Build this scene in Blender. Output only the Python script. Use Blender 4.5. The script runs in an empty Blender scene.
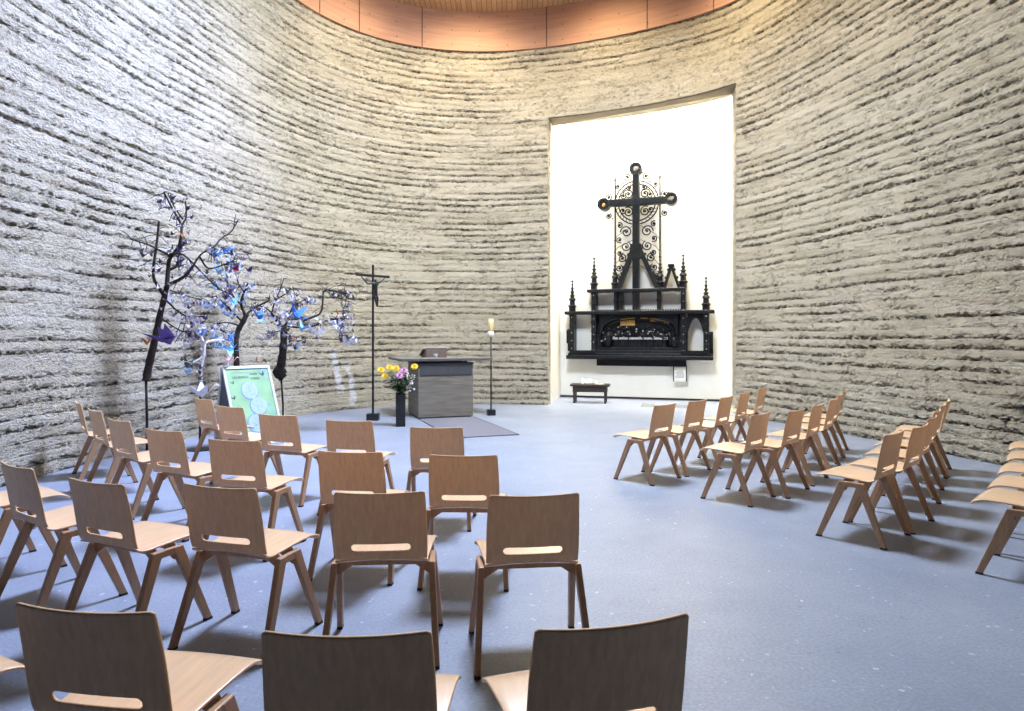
import bpy, math, random
import numpy as np
from mathutils import Vector, Matrix
R = math.radians
PI = math.pi
rnd = random.Random(11)
COL = bpy.context.scene.collection
F, CX, HY, H = 670.0, 512.0, 335.5, 1.517      # camera calibration used to place things in metres

def at(px, py, d):
    """a pixel of the photograph at depth d -> a point in metres"""
    return Vector(((px - CX) / F * d, d, H + (HY - py) / F * d))
def floor_at(px, d): return Vector(((px - CX) / F * d, d, 0))
def on_plane(px, py, p0, n):
    r = Vector(((px - CX) / F, 1, (HY - py) / F)); o = Vector((0, 0, H))
    return o + r * ((p0 - o).dot(n) / r.dot(n))

# ------------------------------------------------------------------ materials
def nodes(name):
    m = bpy.data.materials.new(name); m.use_nodes = True
    nt = m.node_tree; b = nt.nodes['Principled BSDF']
    return m, nt, b
def ramp(nt, stops):
    r = nt.nodes.new('ShaderNodeValToRGB'); e = r.color_ramp.elements
    while len(e) < len(stops): e.new(.5)
    for i, (p, c) in enumerate(stops):
        e[i].position = p; e[i].color = (*c, 1) if len(c) == 3 else c
    return r
def plain(name, c, rough=.5, metal=0, var=.12, scale=30, bump=0, emit=None):
    m, nt, b = nodes(name); L = nt.links
    tc = nt.nodes.new('ShaderNodeTexCoord'); n = nt.nodes.new('ShaderNodeTexNoise')
    n.inputs['Scale'].default_value = scale; n.inputs['Detail'].default_value = 4
    L.new(tc.outputs['Object'], n.inputs['Vector'])
    r = ramp(nt, [(.3, tuple(x * (1 - var) for x in c)), (.7, tuple(min(1, x * (1 + var)) for x in c))])
    L.new(n.outputs['Fac'], r.inputs['Fac']); L.new(r.outputs['Color'], b.inputs['Base Color'])
    b.inputs['Roughness'].default_value = rough; b.inputs['Metallic'].default_value = metal
    if bump:
        bp = nt.nodes.new('ShaderNodeBump'); bp.inputs['Strength'].default_value = bump; bp.inputs['Distance'].default_value = .01
        L.new(n.outputs['Fac'], bp.inputs['Height']); L.new(bp.outputs['Normal'], b.inputs['Normal'])
    if emit:
        b.inputs['Emission Color'].default_value = (*c, 1); b.inputs['Emission Strength'].default_value = emit
    return m
def wood(name, c, rough=.4, axis=(3, 40, 40), var=.16, bump=.05):
    m, nt, b = nodes(name); L = nt.links
    tc = nt.nodes.new('ShaderNodeTexCoord'); mp = nt.nodes.new('ShaderNodeMapping')
    mp.inputs['Scale'].default_value = axis
    n = nt.nodes.new('ShaderNodeTexNoise'); n.inputs['Scale'].default_value = 2; n.inputs['Detail'].default_value = 6; n.inputs['Distortion'].default_value = .6
    L.new(tc.outputs['Object'], mp.inputs['Vector']); L.new(mp.outputs['Vector'], n.inputs['Vector'])
    r = ramp(nt, [(.3, tuple(x * (1 - var) for x in c)), (.72, tuple(min(1, x * (1 + var)) for x in c))])
    L.new(n.outputs['Fac'], r.inputs['Fac']); L.new(r.outputs['Color'], b.inputs['Base Color'])
    b.inputs['Roughness'].default_value = rough
    bp = nt.nodes.new('ShaderNodeBump'); bp.inputs['Strength'].default_value = bump; bp.inputs['Distance'].default_value = .005
    L.new(n.outputs['Fac'], bp.inputs['Height']); L.new(bp.outputs['Normal'], b.inputs['Normal'])
    return m

def earth_material():
    m, nt, b = nodes('rammed_earth'); L = nt.links; N = nt.nodes.new
    tc = N('ShaderNodeTexCoord')
    mp = N('ShaderNodeMapping'); mp.inputs['Scale'].default_value = (.5, .5, 6)
    L.new(tc.outputs['Object'], mp.inputs['Vector'])
    n1 = N('ShaderNodeTexNoise'); n1.inputs['Scale'].default_value = 1.4; n1.inputs['Detail'].default_value = 7; n1.inputs['Roughness'].default_value = .65
    L.new(mp.outputs['Vector'], n1.inputs['Vector'])
    r1 = ramp(nt, [(.28, (.49, .43, .31)), (.5, (.66, .595, .455)), (.72, (.75, .69, .56))])
    L.new(n1.outputs['Fac'], r1.inputs['Fac'])
    # gravel in the loose courses
    at_ = N('ShaderNodeAttribute'); at_.attribute_name = 'loose'
    v = N('ShaderNodeTexVoronoi'); v.inputs['Scale'].default_value = 26; v.inputs['Randomness'].default_value = 1
    mp2 = N('ShaderNodeMapping'); mp2.inputs['Scale'].default_value = (1, 1, 1.7)
    L.new(tc.outputs['Object'], mp2.inputs['Vector']); L.new(mp2.outputs['Vector'], v.inputs['Vector'])
    n3 = N('ShaderNodeTexNoise'); n3.inputs['Scale'].default_value = 26; n3.inputs['Detail'].default_value = 5; n3.inputs['Roughness'].default_value = .7
    L.new(mp2.outputs['Vector'], n3.inputs['Vector'])
    hs = N('ShaderNodeMix'); hs.data_type = 'RGBA'; hs.blend_type = 'MULTIPLY'
    rg = ramp(nt, [(.0, (.22, .21, .20)), (.30, (.36, .34, .32)), (.38, (.92, .92, .92)), (.8, (1, 1, 1)), (1, (1.25, 1.23, 1.2))])
    L.new(v.outputs['Color'], rg.inputs['Fac'])
    gf = N('ShaderNodeMath'); gf.operation = 'MULTIPLY'; gf.use_clamp = True; gf.inputs[1].default_value = 1.6
    L.new(at_.outputs['Fac'], gf.inputs[0]); L.new(gf.outputs[0], hs.inputs['Factor'])
    L.new(r1.outputs['Color'], hs.inputs['A']); L.new(rg.outputs['Color'], hs.inputs['B'])
    # pale streaks of reflected light, painted into the wall colour
    at2 = N('ShaderNodeAttribute'); at2.attribute_name = 'painted_glint'
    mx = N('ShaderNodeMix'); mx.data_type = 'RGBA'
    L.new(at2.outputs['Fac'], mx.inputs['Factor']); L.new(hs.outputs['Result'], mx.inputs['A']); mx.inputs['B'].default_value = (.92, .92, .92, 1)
    L.new(mx.outputs['Result'], b.inputs['Base Color'])
    b.inputs['Roughness'].default_value = .95; b.inputs['Specular IOR Level'].default_value = .1
    mul = N('ShaderNodeMath'); mul.operation = 'MULTIPLY_ADD'; mul.inputs[1].default_value = 1.0; mul.inputs[2].default_value = .45
    L.new(at_.outputs['Fac'], mul.inputs[0])
    ht = N('ShaderNodeMath'); ht.operation = 'MULTIPLY'; c3 = N('ShaderNodeMath'); c3.operation = 'SUBTRACT'; c3.inputs[1].default_value = .5; L.new(n3.outputs['Fac'], c3.inputs[0]); L.new(c3.outputs[0], ht.inputs[0]); L.new(mul.outputs[0], ht.inputs[1])
    # crumbled pockets: sharp edged dents elongated along the courses
    mp3 = N('ShaderNodeMapping'); mp3.inputs['Scale'].default_value = (1, 1, 1.9); L.new(tc.outputs['Object'], mp3.inputs['Vector'])
    n4 = N('ShaderNodeTexNoise'); n4.inputs['Scale'].default_value = 21; n4.inputs['Detail'].default_value = 4; n4.inputs['Roughness'].default_value = .6; n4.inputs['Distortion'].default_value = .8
    L.new(mp3.outputs['Vector'], n4.inputs['Vector'])
    dn = ramp(nt, [(.0, (0, 0, 0)), (.37, (0, 0, 0)), (.44, (1, 1, 1)), (1, (1, 1, 1))]); L.new(n4.outputs['Fac'], dn.inputs['Fac'])
    la = N('ShaderNodeMath'); la.operation = 'MULTIPLY_ADD'; la.inputs[1].default_value = .8; la.inputs[2].default_value = .10
    L.new(at_.outputs['Fac'], la.inputs[0])
    dm = N('ShaderNodeMath'); dm.operation = 'MULTIPLY'; c4 = N('ShaderNodeMath'); c4.operation = 'SUBTRACT'; c4.inputs[1].default_value = 1; L.new(dn.outputs['Color'], c4.inputs[0]); L.new(c4.outputs[0], dm.inputs[0]); L.new(la.outputs[0], dm.inputs[1])
    sm_ = N('ShaderNodeMath'); sm_.operation = 'ADD'; L.new(ht.outputs[0], sm_.inputs[0]); L.new(dm.outputs[0], sm_.inputs[1])
    bp = N('ShaderNodeBump'); bp.inputs['Strength'].default_value = 1; bp.inputs['Distance'].default_value = .12
    L.new(sm_.outputs[0], bp.inputs['Height']); L.new(bp.outputs['Normal'], b.inputs['Normal'])
    return m
def floor_material():
    m, nt, b = nodes('floor_terrazzo'); L = nt.links; N = nt.nodes.new
    tc = N('ShaderNodeTexCoord')
    n = N('ShaderNodeTexNoise'); n.inputs['Scale'].default_value = 1.3; n.inputs['Detail'].default_value = 9; n.inputs['Roughness'].default_value = .72
    L.new(tc.outputs['Object'], n.inputs['Vector'])
    r = ramp(nt, [(.25, (.225, .262, .345)), (.55, (.285, .325, .41)), (.75, (.33, .365, .445))]); L.new(n.outputs['Fac'], r.inputs['Fac'])
    n2 = N('ShaderNodeTexNoise'); n2.inputs['Scale'].default_value = 60; n2.inputs['Detail'].default_value = 3
    L.new(tc.outputs['Object'], n2.inputs['Vector'])
    rr = ramp(nt, [(.3, (.82, .82, .82)), (.7, (1.12, 1.12, 1.12))]); L.new(n2.outputs['Fac'], rr.inputs['Fac'])
    m1 = N('ShaderNodeMix'); m1.data_type = 'RGBA'; m1.blend_type = 'MULTIPLY'; m1.inputs['Factor'].default_value = 1
    L.new(r.outputs['Color'], m1.inputs['A']); L.new(rr.outputs['Color'], m1.inputs['B'])
    # pale chips
    v = N('ShaderNodeTexVoronoi'); v.inputs['Scale'].default_value = 22
    w = N('ShaderNodeTexNoise'); w.inputs['Scale'].default_value = 18
    mixv = N('ShaderNodeMix'); mixv.data_type = 'VECTOR'; mixv.inputs['Factor'].default_value = .06
    L.new(tc.outputs['Object'], w.inputs['Vector']); L.new(tc.outputs['Object'], mixv.inputs['A']); L.new(w.outputs['Color'], mixv.inputs['B'])
    L.new(mixv.outputs['Result'], v.inputs['Vector'])
    sep = N('ShaderNodeSeparateColor'); L.new(v.outputs['Color'], sep.inputs['Color'])
    thr = N('ShaderNodeMath'); thr.operation = 'MULTIPLY'; thr.inputs[1].default_value = .3; L.new(sep.outputs['Red'], thr.inputs[0])
    pw = N('ShaderNodeMath'); pw.operation = 'POWER'; pw.inputs[1].default_value = 4; L.new(sep.outputs['Red'], pw.inputs[0])
    thr2 = N('ShaderNodeMath'); thr2.operation = 'MULTIPLY'; thr2.inputs[1].default_value = .27; L.new(pw.outputs[0], thr2.inputs[0])
    lt = N('ShaderNodeMath'); lt.operation = 'LESS_THAN'; L.new(v.outputs['Distance'], lt.inputs[0]); L.new(thr2.outputs[0], lt.inputs[1])
    m2 = N('ShaderNodeMix'); m2.data_type = 'RGBA'; L.new(lt.outputs[0], m2.inputs['Factor']); L.new(m1.outputs['Result'], m2.inputs['A'])
    chip = ramp(nt, [(0, (.20, .22, .27)), (.3, (.25, .27, .33)), (.35, (.42, .44, .50)), (1, (.56, .58, .63))]); L.new(sep.outputs['Green'], chip.inputs['Fac']); L.new(chip.outputs['Color'], m2.inputs['B'])
    L.new(m2.outputs['Result'], b.inputs['Base Color'])
    b.inputs['Roughness'].default_value = .42; b.inputs['Specular IOR Level'].default_value = .45
    bp = N('ShaderNodeBump'); bp.inputs['Strength'].default_value = .12; bp.inputs['Distance'].default_value = .004
    L.new(n2.outputs['Fac'], bp.inputs['Height']); L.new(bp.outputs['Normal'], b.inputs['Normal'])
    return m
def plank_material():
    m, nt, b = nodes('ceiling_planks'); L = nt.links; N = nt.nodes.new
    tc = N('ShaderNodeTexCoord'); br = N('ShaderNodeTexBrick')
    mp = N('ShaderNodeMapping'); mp.inputs['Rotation'].default_value = (0, 0, R(90)); L.new(tc.outputs['Object'], mp.inputs['Vector'])
    br.inputs['Scale'].default_value = 1; br.inputs['Brick Width'].default_value = 3.6; br.inputs['Row Height'].default_value = .11
    br.inputs['Mortar Size'].default_value = .006; br.inputs['Color1'].default_value = (.50, .30, .15, 1); br.inputs['Color2'].default_value = (.60, .38, .20, 1); br.inputs['Mortar'].default_value = (.12, .07, .04, 1)
    L.new(mp.outputs['Vector'], br.inputs['Vector']); L.new(br.outputs['Color'], b.inputs['Base Color'])
    b.inputs['Roughness'].default_value = .6
    return m
M = {}
M['earth'] = earth_material()
M['floor'] = floor_material()
M['planks'] = plank_material()
M['band'] = wood('ring_plywood', (.50, .265, .165), .6, (.6, .6, 9), .14)
M['seam'] = plain('dark_seam', (.10, .055, .035), .8)
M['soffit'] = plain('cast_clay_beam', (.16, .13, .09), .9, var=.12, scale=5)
M['white'] = plain('white_plaster', (.86, .84, .76), .9, var=.03, scale=2)
M['gap'] = plain('dark_gap', (.03, .028, .025), .9)
M['beech'] = wood('beech_veneer', (.80, .525, .305), .5, (26, 26, 2.2), .10, .02)
M['seatv'] = wood('beech_seat_veneer', (.80, .525, .305), .36, (26, 2.2, 26), .09, .02)
M['leg'] = wood('beech_solid', (.48, .28, .15), .4, (30, 30, 3), .13, .02)
for k_ in ('beech', 'seatv'):
    b_ = M[k_].node_tree.nodes['Principled BSDF']; b_.inputs['Coat Weight'].default_value = .7 if k_ == 'seatv' else .0; b_.inputs['Coat Roughness'].default_value = .25; b_.inputs['Specular IOR Level'].default_value = .5 if k_ == 'seatv' else .2
M['cap'] = plain('rubber_foot', (.035, .033, .032), .7)
M['black'] = plain('black_metal', (.018, .019, .022), .4, .3, scale=12)
M['ebony'] = plain('blackened_oak', (.010, .011, .013), .38, var=.4, scale=9, bump=.25)
M['iron'] = plain('wrought_iron', (.012, .011, .010), .5, .3)
for k_ in ('ebony', 'iron'): M[k_].node_tree.nodes['Principled BSDF'].inputs['Specular IOR Level'].default_value = .22
M['gold'] = plain('aged_gilding', (.50, .30, .07), .45, .3, var=.4, scale=12)
M['silver'] = plain('pale_grey_detail', (.34, .35, .38), .4, .0, var=.3, scale=15)
M['concrete'] = wood('rammed_altar', (.195, .175, .145), .9, (1, 1, 9), .26, .6)
M['slate'] = plain('dark_slate', (.062, .065, .072), .6, var=.15)
M['stone'] = plain('grey_stone_slab', (.20, .185, .165), .6, var=.12, scale=9)
M['rug'] = plain('mauve_grey_felt', (.165, .165, .205), .95, var=.10, scale=120, bump=.3)
M['rugedge'] = plain('dark_rug_edge', (.10, .10, .12), .9)
M['bark'] = plain('dark_bark', (.030, .023, .019), .9, var=.5, scale=25, bump=.8)
M['peeled'] = plain('peeled_white_branch', (.72, .70, .72), .7, var=.2)
M['paperw'] = plain('paper_white', (.84, .84, .90), .7, var=.04)
M['paperl'] = plain('paper_lavender', (.58, .57, .70), .7, var=.1)
M['paperp'] = plain('paper_dark_purple', (.075, .055, .15), .6, var=.2)
M['paperv'] = plain('paper_violet', (.075, .045, .24), .6, var=.2)
M['paperb'] = plain('paper_blue', (.06, .22, .70), .6, var=.2)
M['papers'] = plain('paper_sky_blue', (.25, .55, .85), .6, var=.1)
M['paperg'] = plain('paper_grey', (.12, .125, .155), .7, var=.2)
M['papero'] = plain('paper_orange', (.55, .20, .07), .6, var=.1)
M['paperr'] = plain('paper_red', (.30, .03, .035), .6, var=.1)
M['papern'] = plain('paper_pink', (.80, .50, .45), .6, var=.1)
M['papere'] = plain('paper_green', (.04, .16, .10), .6, var=.1)
M['poster'] = plain('poster_green', (.23, .42, .215), .55, var=.2, scale=4)
M['posterw'] = plain('poster_pale_disc', (.36, .47, .54), .35, var=.1)
M['posterb'] = plain('poster_blue', (.22, .40, .72), .35)
M['ink'] = plain('printed_ink', (.03, .05, .05), .5)
M['inkblue'] = plain('printed_blue_line', (.14, .24, .42), .5)
M['alu'] = plain('white_aluminium_frame', (.68, .74, .76), .35, .2)
M['darkboard'] = plain('dark_grey_board', (.10, .125, .155), .6)
M['yellow'] = plain('petal_yellow', (.86, .58, .03), .6, var=.15)
M['pink'] = plain('petal_pink', (.62, .30, .52), .6, var=.15)
M['petalw'] = plain('petal_white', (.82, .80, .76), .6)
M['leaf'] = plain('leaf_green', (.05, .10, .035), .6, var=.3)
M['stem'] = plain('stem_green', (.07, .13, .04), .6)
M['paper'] = plain('book_page', (.72, .66, .62), .7)
M['leather'] = plain('brown_bookstand', (.17, .13, .11), .5)
M['wax'] = plain('candle_wax', (.90, .88, .82), .5, var=.02)
M['amber'] = plain('amber_glass', (.75, .55, .25), .2)
M['glow'] = plain('candle_flame', (1.0, .72, .30), .5, emit=3)
M['brass'] = plain('brass', (.55, .38, .12), .3, .8)
M['benchw'] = wood('dark_bench_wood', (.035, .022, .016), .5, (3, 30, 30))
M['grate'] = plain('grey_grate', (.42, .43, .42), .5)
M['text'] = plain('grey_print', (.25, .25, .25), .6)
M['rock'] = plain('pale_rubble', (.52, .49, .43), .9, var=.15, scale=14, bump=.5)
M['glass'] = plain('skylight_frame', (.5, .5, .5), .5)

# ------------------------------------------------------------------ mesh builder
class MB:
    def __init__(s): s.v = []; s.f = []; s.mi = []; s.m = 0
    def add(s, vs, fs):
        o = len(s.v); s.v += [tuple(v) for v in vs]
        for f in fs: s.f.append([o + i for i in f]); s.mi.append(s.m)
    def box(s, c, sz, rot=None, taper=1):
        x, y, z = (q / 2 for q in sz); c = Vector(c)
        vs = [Vector((sx * x * (taper if sz_ > 0 else 1), sy * y * (taper if sz_ > 0 else 1), sz_ * z)) for sz_ in (-1, 1) for sx, sy in ((-1, -1), (1, -1), (1, 1), (-1, 1))]
        if rot is not None: vs = [rot @ v for v in vs]
        s.add([v + c for v in vs], [(3, 2, 1, 0), (4, 5, 6, 7), (0, 1, 5, 4), (1, 2, 6, 5), (2, 3, 7, 6), (3, 0, 4, 7)])
        return s
    def hull(s, bot, top):
        n = len(bot); s.add(list(bot) + list(top), [tuple(range(n))[::-1], tuple(range(n, 2 * n))] + [(i, (i + 1) % n, n + (i + 1) % n, n + i) for i in range(n)])
        return s
    def tube(s, pts, rad, n=8, cap=True):
        pts = [Vector(p) for p in pts]
        if not hasattr(rad, '__len__'): rad = [rad] * len(pts)
        vs = []; fs = []; prev = None
        for i, p in enumerate(pts):
            t = (pts[min(i + 1, len(pts) - 1)] - pts[max(i - 1, 0)])
            t = t.normalized() if t.length > 1e-9 else Vector((0, 0, 1))
            if prev is None: a = t.orthogonal().normalized()
            else:
                a = prev - t * prev.dot(t); a = a.normalized() if a.length > 1e-6 else t.orthogonal().normalized()
            prev = a; b = t.cross(a)
            for k in range(n):
                th = 2 * PI * k / n; vs.append(p + (a * math.cos(th) + b * math.sin(th)) * rad[i])
        for i in range(len(pts) - 1):
            for k in range(n):
                fs.append((i * n + k, i * n + (k + 1) % n, (i + 1) * n + (k + 1) % n, (i + 1) * n + k))
        if cap: fs += [tuple(range(n))[::-1], tuple((len(pts) - 1) * n + k for k in range(n))]
        s.add(vs, fs); return s
    def lathe(s, prof, c=(0, 0, 0), n=20, rot=None, sx=1, sy=1):
        c = Vector(c); vs = []; fs = []
        for r, z in prof:
            for k in range(n):
                th = 2 * PI * (k + .5) / n; v = Vector((r * math.cos(th) * sx, r * math.sin(th) * sy, z))
                vs.append((rot @ v if rot is not None else v) + c)
        for i in range(len(prof) - 1):
            for k in range(n): fs.append((i * n + k, i * n + (k + 1) % n, (i + 1) * n + (k + 1) % n, (i + 1) * n + k))
        fs += [tuple(range(n))[::-1], tuple((len(prof) - 1) * n + k for k in range(n))]
        s.add(vs, fs); return s
    def ball(s, c, r, n=10, m=7, sx=1, sy=1, sz=1):
        prof = [(max(1e-4, r * math.sin(PI * i / m)), -r * math.cos(PI * i / m) * sz) for i in range(m + 1)]
        return s.lathe(prof, c, n, None, sx, sy)
    def prism(s, poly, fn, t0, t1):
        """poly of 2D points, fn(a,b,t)->3D"""
        n = len(poly)
        s.add([fn(a, b, t0) for a, b in poly] + [fn(a, b, t1) for a, b in poly], [tuple(range(n))[::-1], tuple(range(n, 2 * n))] + [(i, (i + 1) % n, n + (i + 1) % n, n + i) for i in range(n)])
        return s
    def build(s, name, mats, parent=None, smooth=False, loc=None):
        me = bpy.data.meshes.new(name); me.from_pydata(s.v, [], s.f); me.update()
        if not isinstance(mats, (list, tuple)): mats = [mats]
        for m in mats: me.materials.append(m)
        if len(mats) > 1: me.polygons.foreach_set('material_index', s.mi)
        if smooth: me.polygons.foreach_set('use_smooth', [True] * len(me.polygons))
        import bmesh
        bm = bmesh.new(); bm.from_mesh(me); bmesh.ops.recalc_face_normals(bm, faces=bm.faces); bm.to_mesh(me); bm.free()
        o = bpy.data.objects.new(name, me); COL.objects.link(o)
        if parent: o.parent = parent
        if loc: o.location = loc
        return o
def bevel(o, w=.004, seg=2):
    md = o.modifiers.new('bevel', 'BEVEL'); md.width = w; md.segments = seg; md.limit_method = 'ANGLE'; md.angle_limit = R(40); md.harden_normals = False
    return o
def thing(name, label, cat, loc=(0, 0, 0), rz=0, group=None):
    o = bpy.data.objects.new(name, None); COL.objects.link(o); o.empty_display_size = .1
    o.location = loc; o.rotation_euler = (0, 0, rz); return tag(o, label, cat, group)
def tag(o, label, cat, group=None):
    o['label'] = label; o['category'] = cat
    if group: o['group'] = group
    return o
def struct(o): o['kind'] = 'structure'; return o
def dup(root, loc, rz, label, group=None):
    r = root.copy(); COL.objects.link(r); r.location = loc; r.rotation_euler = (0, 0, rz); r['label'] = label
    if group: r['group'] = group
    for ch in list(root.children):
        c = ch.copy(); COL.objects.link(c); c.parent = r
        for g in list(ch.children):
            d = g.copy(); COL.objects.link(d); d.parent = c
    return r

# ------------------------------------------------------------------ the oval wall
CTRL = [(-4.95, 4.6), (-5.08, 6.5), (-5.0, 8.1), (-4.78, 9.7), (-4.42, 11.5), (-3.85, 13.0), (-3.0, 14.05), (-1.9, 14.66), (-.6, 14.86), (.8, 14.62),
        (2.15, 14.1), (3.3, 13.45), (4.2, 12.62), (4.75, 11.4), (5.2, 9.9), (5.68, 7.9), (6.0, 6.0), (6.0, 4.0), (5.5, 2.0), (4.3, .0), (2.4, -1.5),
        (.2, -2.1), (-2.0, -1.7), (-3.6, -.3), (-4.5, 2.2)]
def catmull(P, n):
    P = np.array(P); out = []
    N = len(P)
    for i in range(N):
        p0, p1, p2, p3 = P[(i - 1) % N], P[i], P[(i + 1) % N], P[(i + 2) % N]
        t = np.linspace(0, 1, n, endpoint=False)[:, None]
        out.append(.5 * ((2 * p1) + (-p0 + p2) * t + (2 * p0 - 5 * p1 + 4 * p2 - p3) * t * t + (-p0 + 3 * p1 - 3 * p2 + p3) * t ** 3))
    return np.vstack(out)
curve = catmull(CTRL, 80)
for _ in range(260):
    curve = .5 * curve + .25 * (np.roll(curve, 1, 0) + np.roll(curve, -1, 0))
seg = np.linalg.norm(np.roll(curve, -1, 0) - curve, axis=1); SL = np.concatenate([[0], np.cumsum(seg)]); TOT = SL[-1]
cl = np.vstack([curve, curve[:1]])
def wall_xy(s):
    s = np.mod(s, TOT)
    return np.stack([np.interp(s, SL, cl[:, 0]), np.interp(s, SL, cl[:, 1])], -1)
def wall_out(s):
    t = wall_xy(s + .05) - wall_xy(s - .05); t /= np.linalg.norm(t, axis=-1, keepdims=True)
    return np.stack([-t[..., 1], t[..., 0]], -1)     # clockwise path -> outward on the left of travel
def s_near(x, y):
    d = (curve[:, 0] - x) ** 2 + (curve[:, 1] - y) ** 2
    return SL[int(np.argmin(d))]
WT = 7.8
perm = np.random.RandomState(5).rand(4096)
def vnoise(x, y, seed=0):
    x = np.asarray(x, float); y = np.asarray(y, float)
    xi = np.floor(x).astype(np.int64); yi = np.floor(y).astype(np.int64); fx = x - xi; fy = y - yi
    fx = fx * fx * (3 - 2 * fx); fy = fy * fy * (3 - 2 * fy)
    def h(a, b): return perm[(a * 73856093 ^ b * 19349663 ^ (seed * 83492791 + 7919)) & 4095]
    return (h(xi, yi) * (1 - fx) + h(xi + 1, yi) * fx) * (1 - fy) + (h(xi, yi + 1) * (1 - fx) + h(xi + 1, yi + 1) * fx) * fy
def fbm(x, y, o=3, seed=0):
    a = 1; t = 0; n = 0
    for i in range(o):
        t = t + a * vnoise(x * 2 ** i, y * 2 ** i, seed + i); n += a; a *= .55
    return t / n
def ss(a, b, x):
    t = np.clip((x - a) / (b - a), 0, 1); return t * t * (3 - 2 * t)
def relief(s, z, smooth_beam=None):
    zz = z + .10 * (fbm(s * .22, z * .25, 3, 1) - .5) + .05 * (fbm(s * 1.1, z * .8, 3, 4) - .5)
    l = zz / .132; k = np.floor(l); fr = l - k
    amt = ss(.30, .66, fbm(s * .75, k * 3.7, 3, 12))                    # how loose this course is, here
    loose = ss(.58, .0, fr) * (.10 + .90 * amt)
    l2 = zz / .061 + .37; k2 = np.floor(l2); f2 = l2 - k2
    grit = fbm(s * 13, zz * 30, 3, 50)
    line = np.exp(-((fr - .06) / .06) ** 2) * ss(.40, .62, fbm(s * 1.6, k * 5.1, 2, 15)) * ss(.40, .58, fbm(s * 8, zz * 6, 3, 17))
    line2 = np.exp(-((f2 - .1) / .10) ** 2) * ss(.46, .64, fbm(s * 1.5, k2 * 4.3, 2, 16)) * ss(.42, .58, fbm(s * 9, zz * 6, 3, 18))
    pit = ss(.53, .60, fbm(s * 17, zz * 36, 3, 20)) * ss(.34, .56, fbm(s * 4, zz * 7, 2, 24))
    pit2 = ss(.55, .62, fbm(s * 23, zz * 42, 2, 26))
    clod = fbm(s * 10, zz * 20, 4, 30) - .5
    rk = vnoise(s * .45, k * 7.31, 9) - .5
    d = .005 * rk + .011 * clod * (.4 + loose) - .018 * line - .013 * line2 - .075 * pit * (.07 + loose) - .045 * pit2 * (.09 + loose) + .016 * (grit - .5)
    d = d * .60
    if smooth_beam is not None:
        d = d * (1 - .8 * smooth_beam); loose = loose * (1 - .85 * smooth_beam)
    return d, np.clip(loose * .75 + .3 * pit, 0, 1)
SA, SB = s_near(.77, 14.6), s_near(4.24, 12.6)           # jambs of the altar niche
ZN = 6.28
def wall_piece(name, s0, s1, z0, z1, ds, dz, painted_glint=None, jamb=None):
    ns = max(2, int(round((s1 - s0) / ds)) + 1); nz = max(2, int(round((z1 - z0) / dz)) + 1)
    S, Z = np.meshgrid(np.linspace(s0, s1, ns), np.linspace(z0, z1, nz))
    beam = ss(SA - 1.6, SA - .4, S) * ss(SB + .6, SB - .1, S) * ss(ZN - .05, ZN + .05, Z) * ss(7.25, 6.95, Z) 
    d, loose = relief(S, Z, beam)
    xy = wall_xy(S) - wall_out(S) * d[..., None]
    co = np.concatenate([xy, Z[..., None]], -1).reshape(-1, 3)
    i = np.arange(ns * nz).reshape(nz, ns)
    q = np.stack([i[:-1, :-1], i[1:, :-1], i[1:, 1:], i[:-1, 1:]], -1).reshape(-1, 4)
    # back of the wall, a plain shell 0.6 m behind
    step = max(1, ns // 60)
    idx = np.arange(0, ns, step); idx = np.append(idx, ns - 1) if idx[-1] != ns - 1 else idx
    sb = np.linspace(s0, s1, ns)[idx]
    xb = wall_xy(sb) + wall_out(sb) * .6
    nb = len(sb); o = len(co)
    if jamb == 'end': xb[-1] = xy[0, -1] + np.array(JD)
    if jamb == 'start': xb[0] = xy[0, 0] + np.array(JD)
    co = np.vstack([co, np.column_stack([xb, np.full(nb, z0)]), np.column_stack([xb, np.full(nb, z1)])])
    rim = np.concatenate([i[:, 0], i[:, -1], i[0], i[-1]]); ro = len(co); co = np.vstack([co, co[rim]])   # own vertices for the cut edges
    n2 = 2 * nz
    faces = q.tolist()
    for a in range(nb - 1): faces.append([o + a, o + a + 1, o + nb + a + 1, o + nb + a])
    ra = list(range(ro, ro + nz)); rb = list(range(ro + nz, ro + n2))
    faces.append(ra + [o + nb, o]); faces.append(rb[::-1] + [o + nb - 1, o + 2 * nb - 1])
    for row, oo in ((np.arange(ro + n2, ro + n2 + ns), o), (np.arange(ro + n2 + ns, ro + n2 + 2 * ns), o + nb)):
        for a in range(nb - 1):
            faces.append([int(v) for v in row[idx[a]:idx[a + 1] + 1]] + [oo + a + 1, oo + a])
    me = bpy.data.meshes.new(name); me.from_pydata(co.tolist(), [], faces); me.update()
    for nm, arr in (('loose', loose), ('painted_glint', painted_glint(S, Z) if painted_glint else np.zeros_like(S))):
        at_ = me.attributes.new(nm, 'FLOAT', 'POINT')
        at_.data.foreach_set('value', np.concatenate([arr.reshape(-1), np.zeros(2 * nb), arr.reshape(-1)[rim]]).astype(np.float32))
    me.polygons.foreach_set('use_smooth', np.zeros(len(me.polygons), bool))   # crisp, gritty facets
    me.materials.append(M['earth'])
    ob = bpy.data.objects.new(name, me); COL.objects.link(ob); return struct(ob)
JD = (.125, .61)                                          # jambs run straight back through the wall
SBACK_L, SBACK_R = s_near(-4.9, 3.0), s_near(5.9, 2.6)
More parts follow.
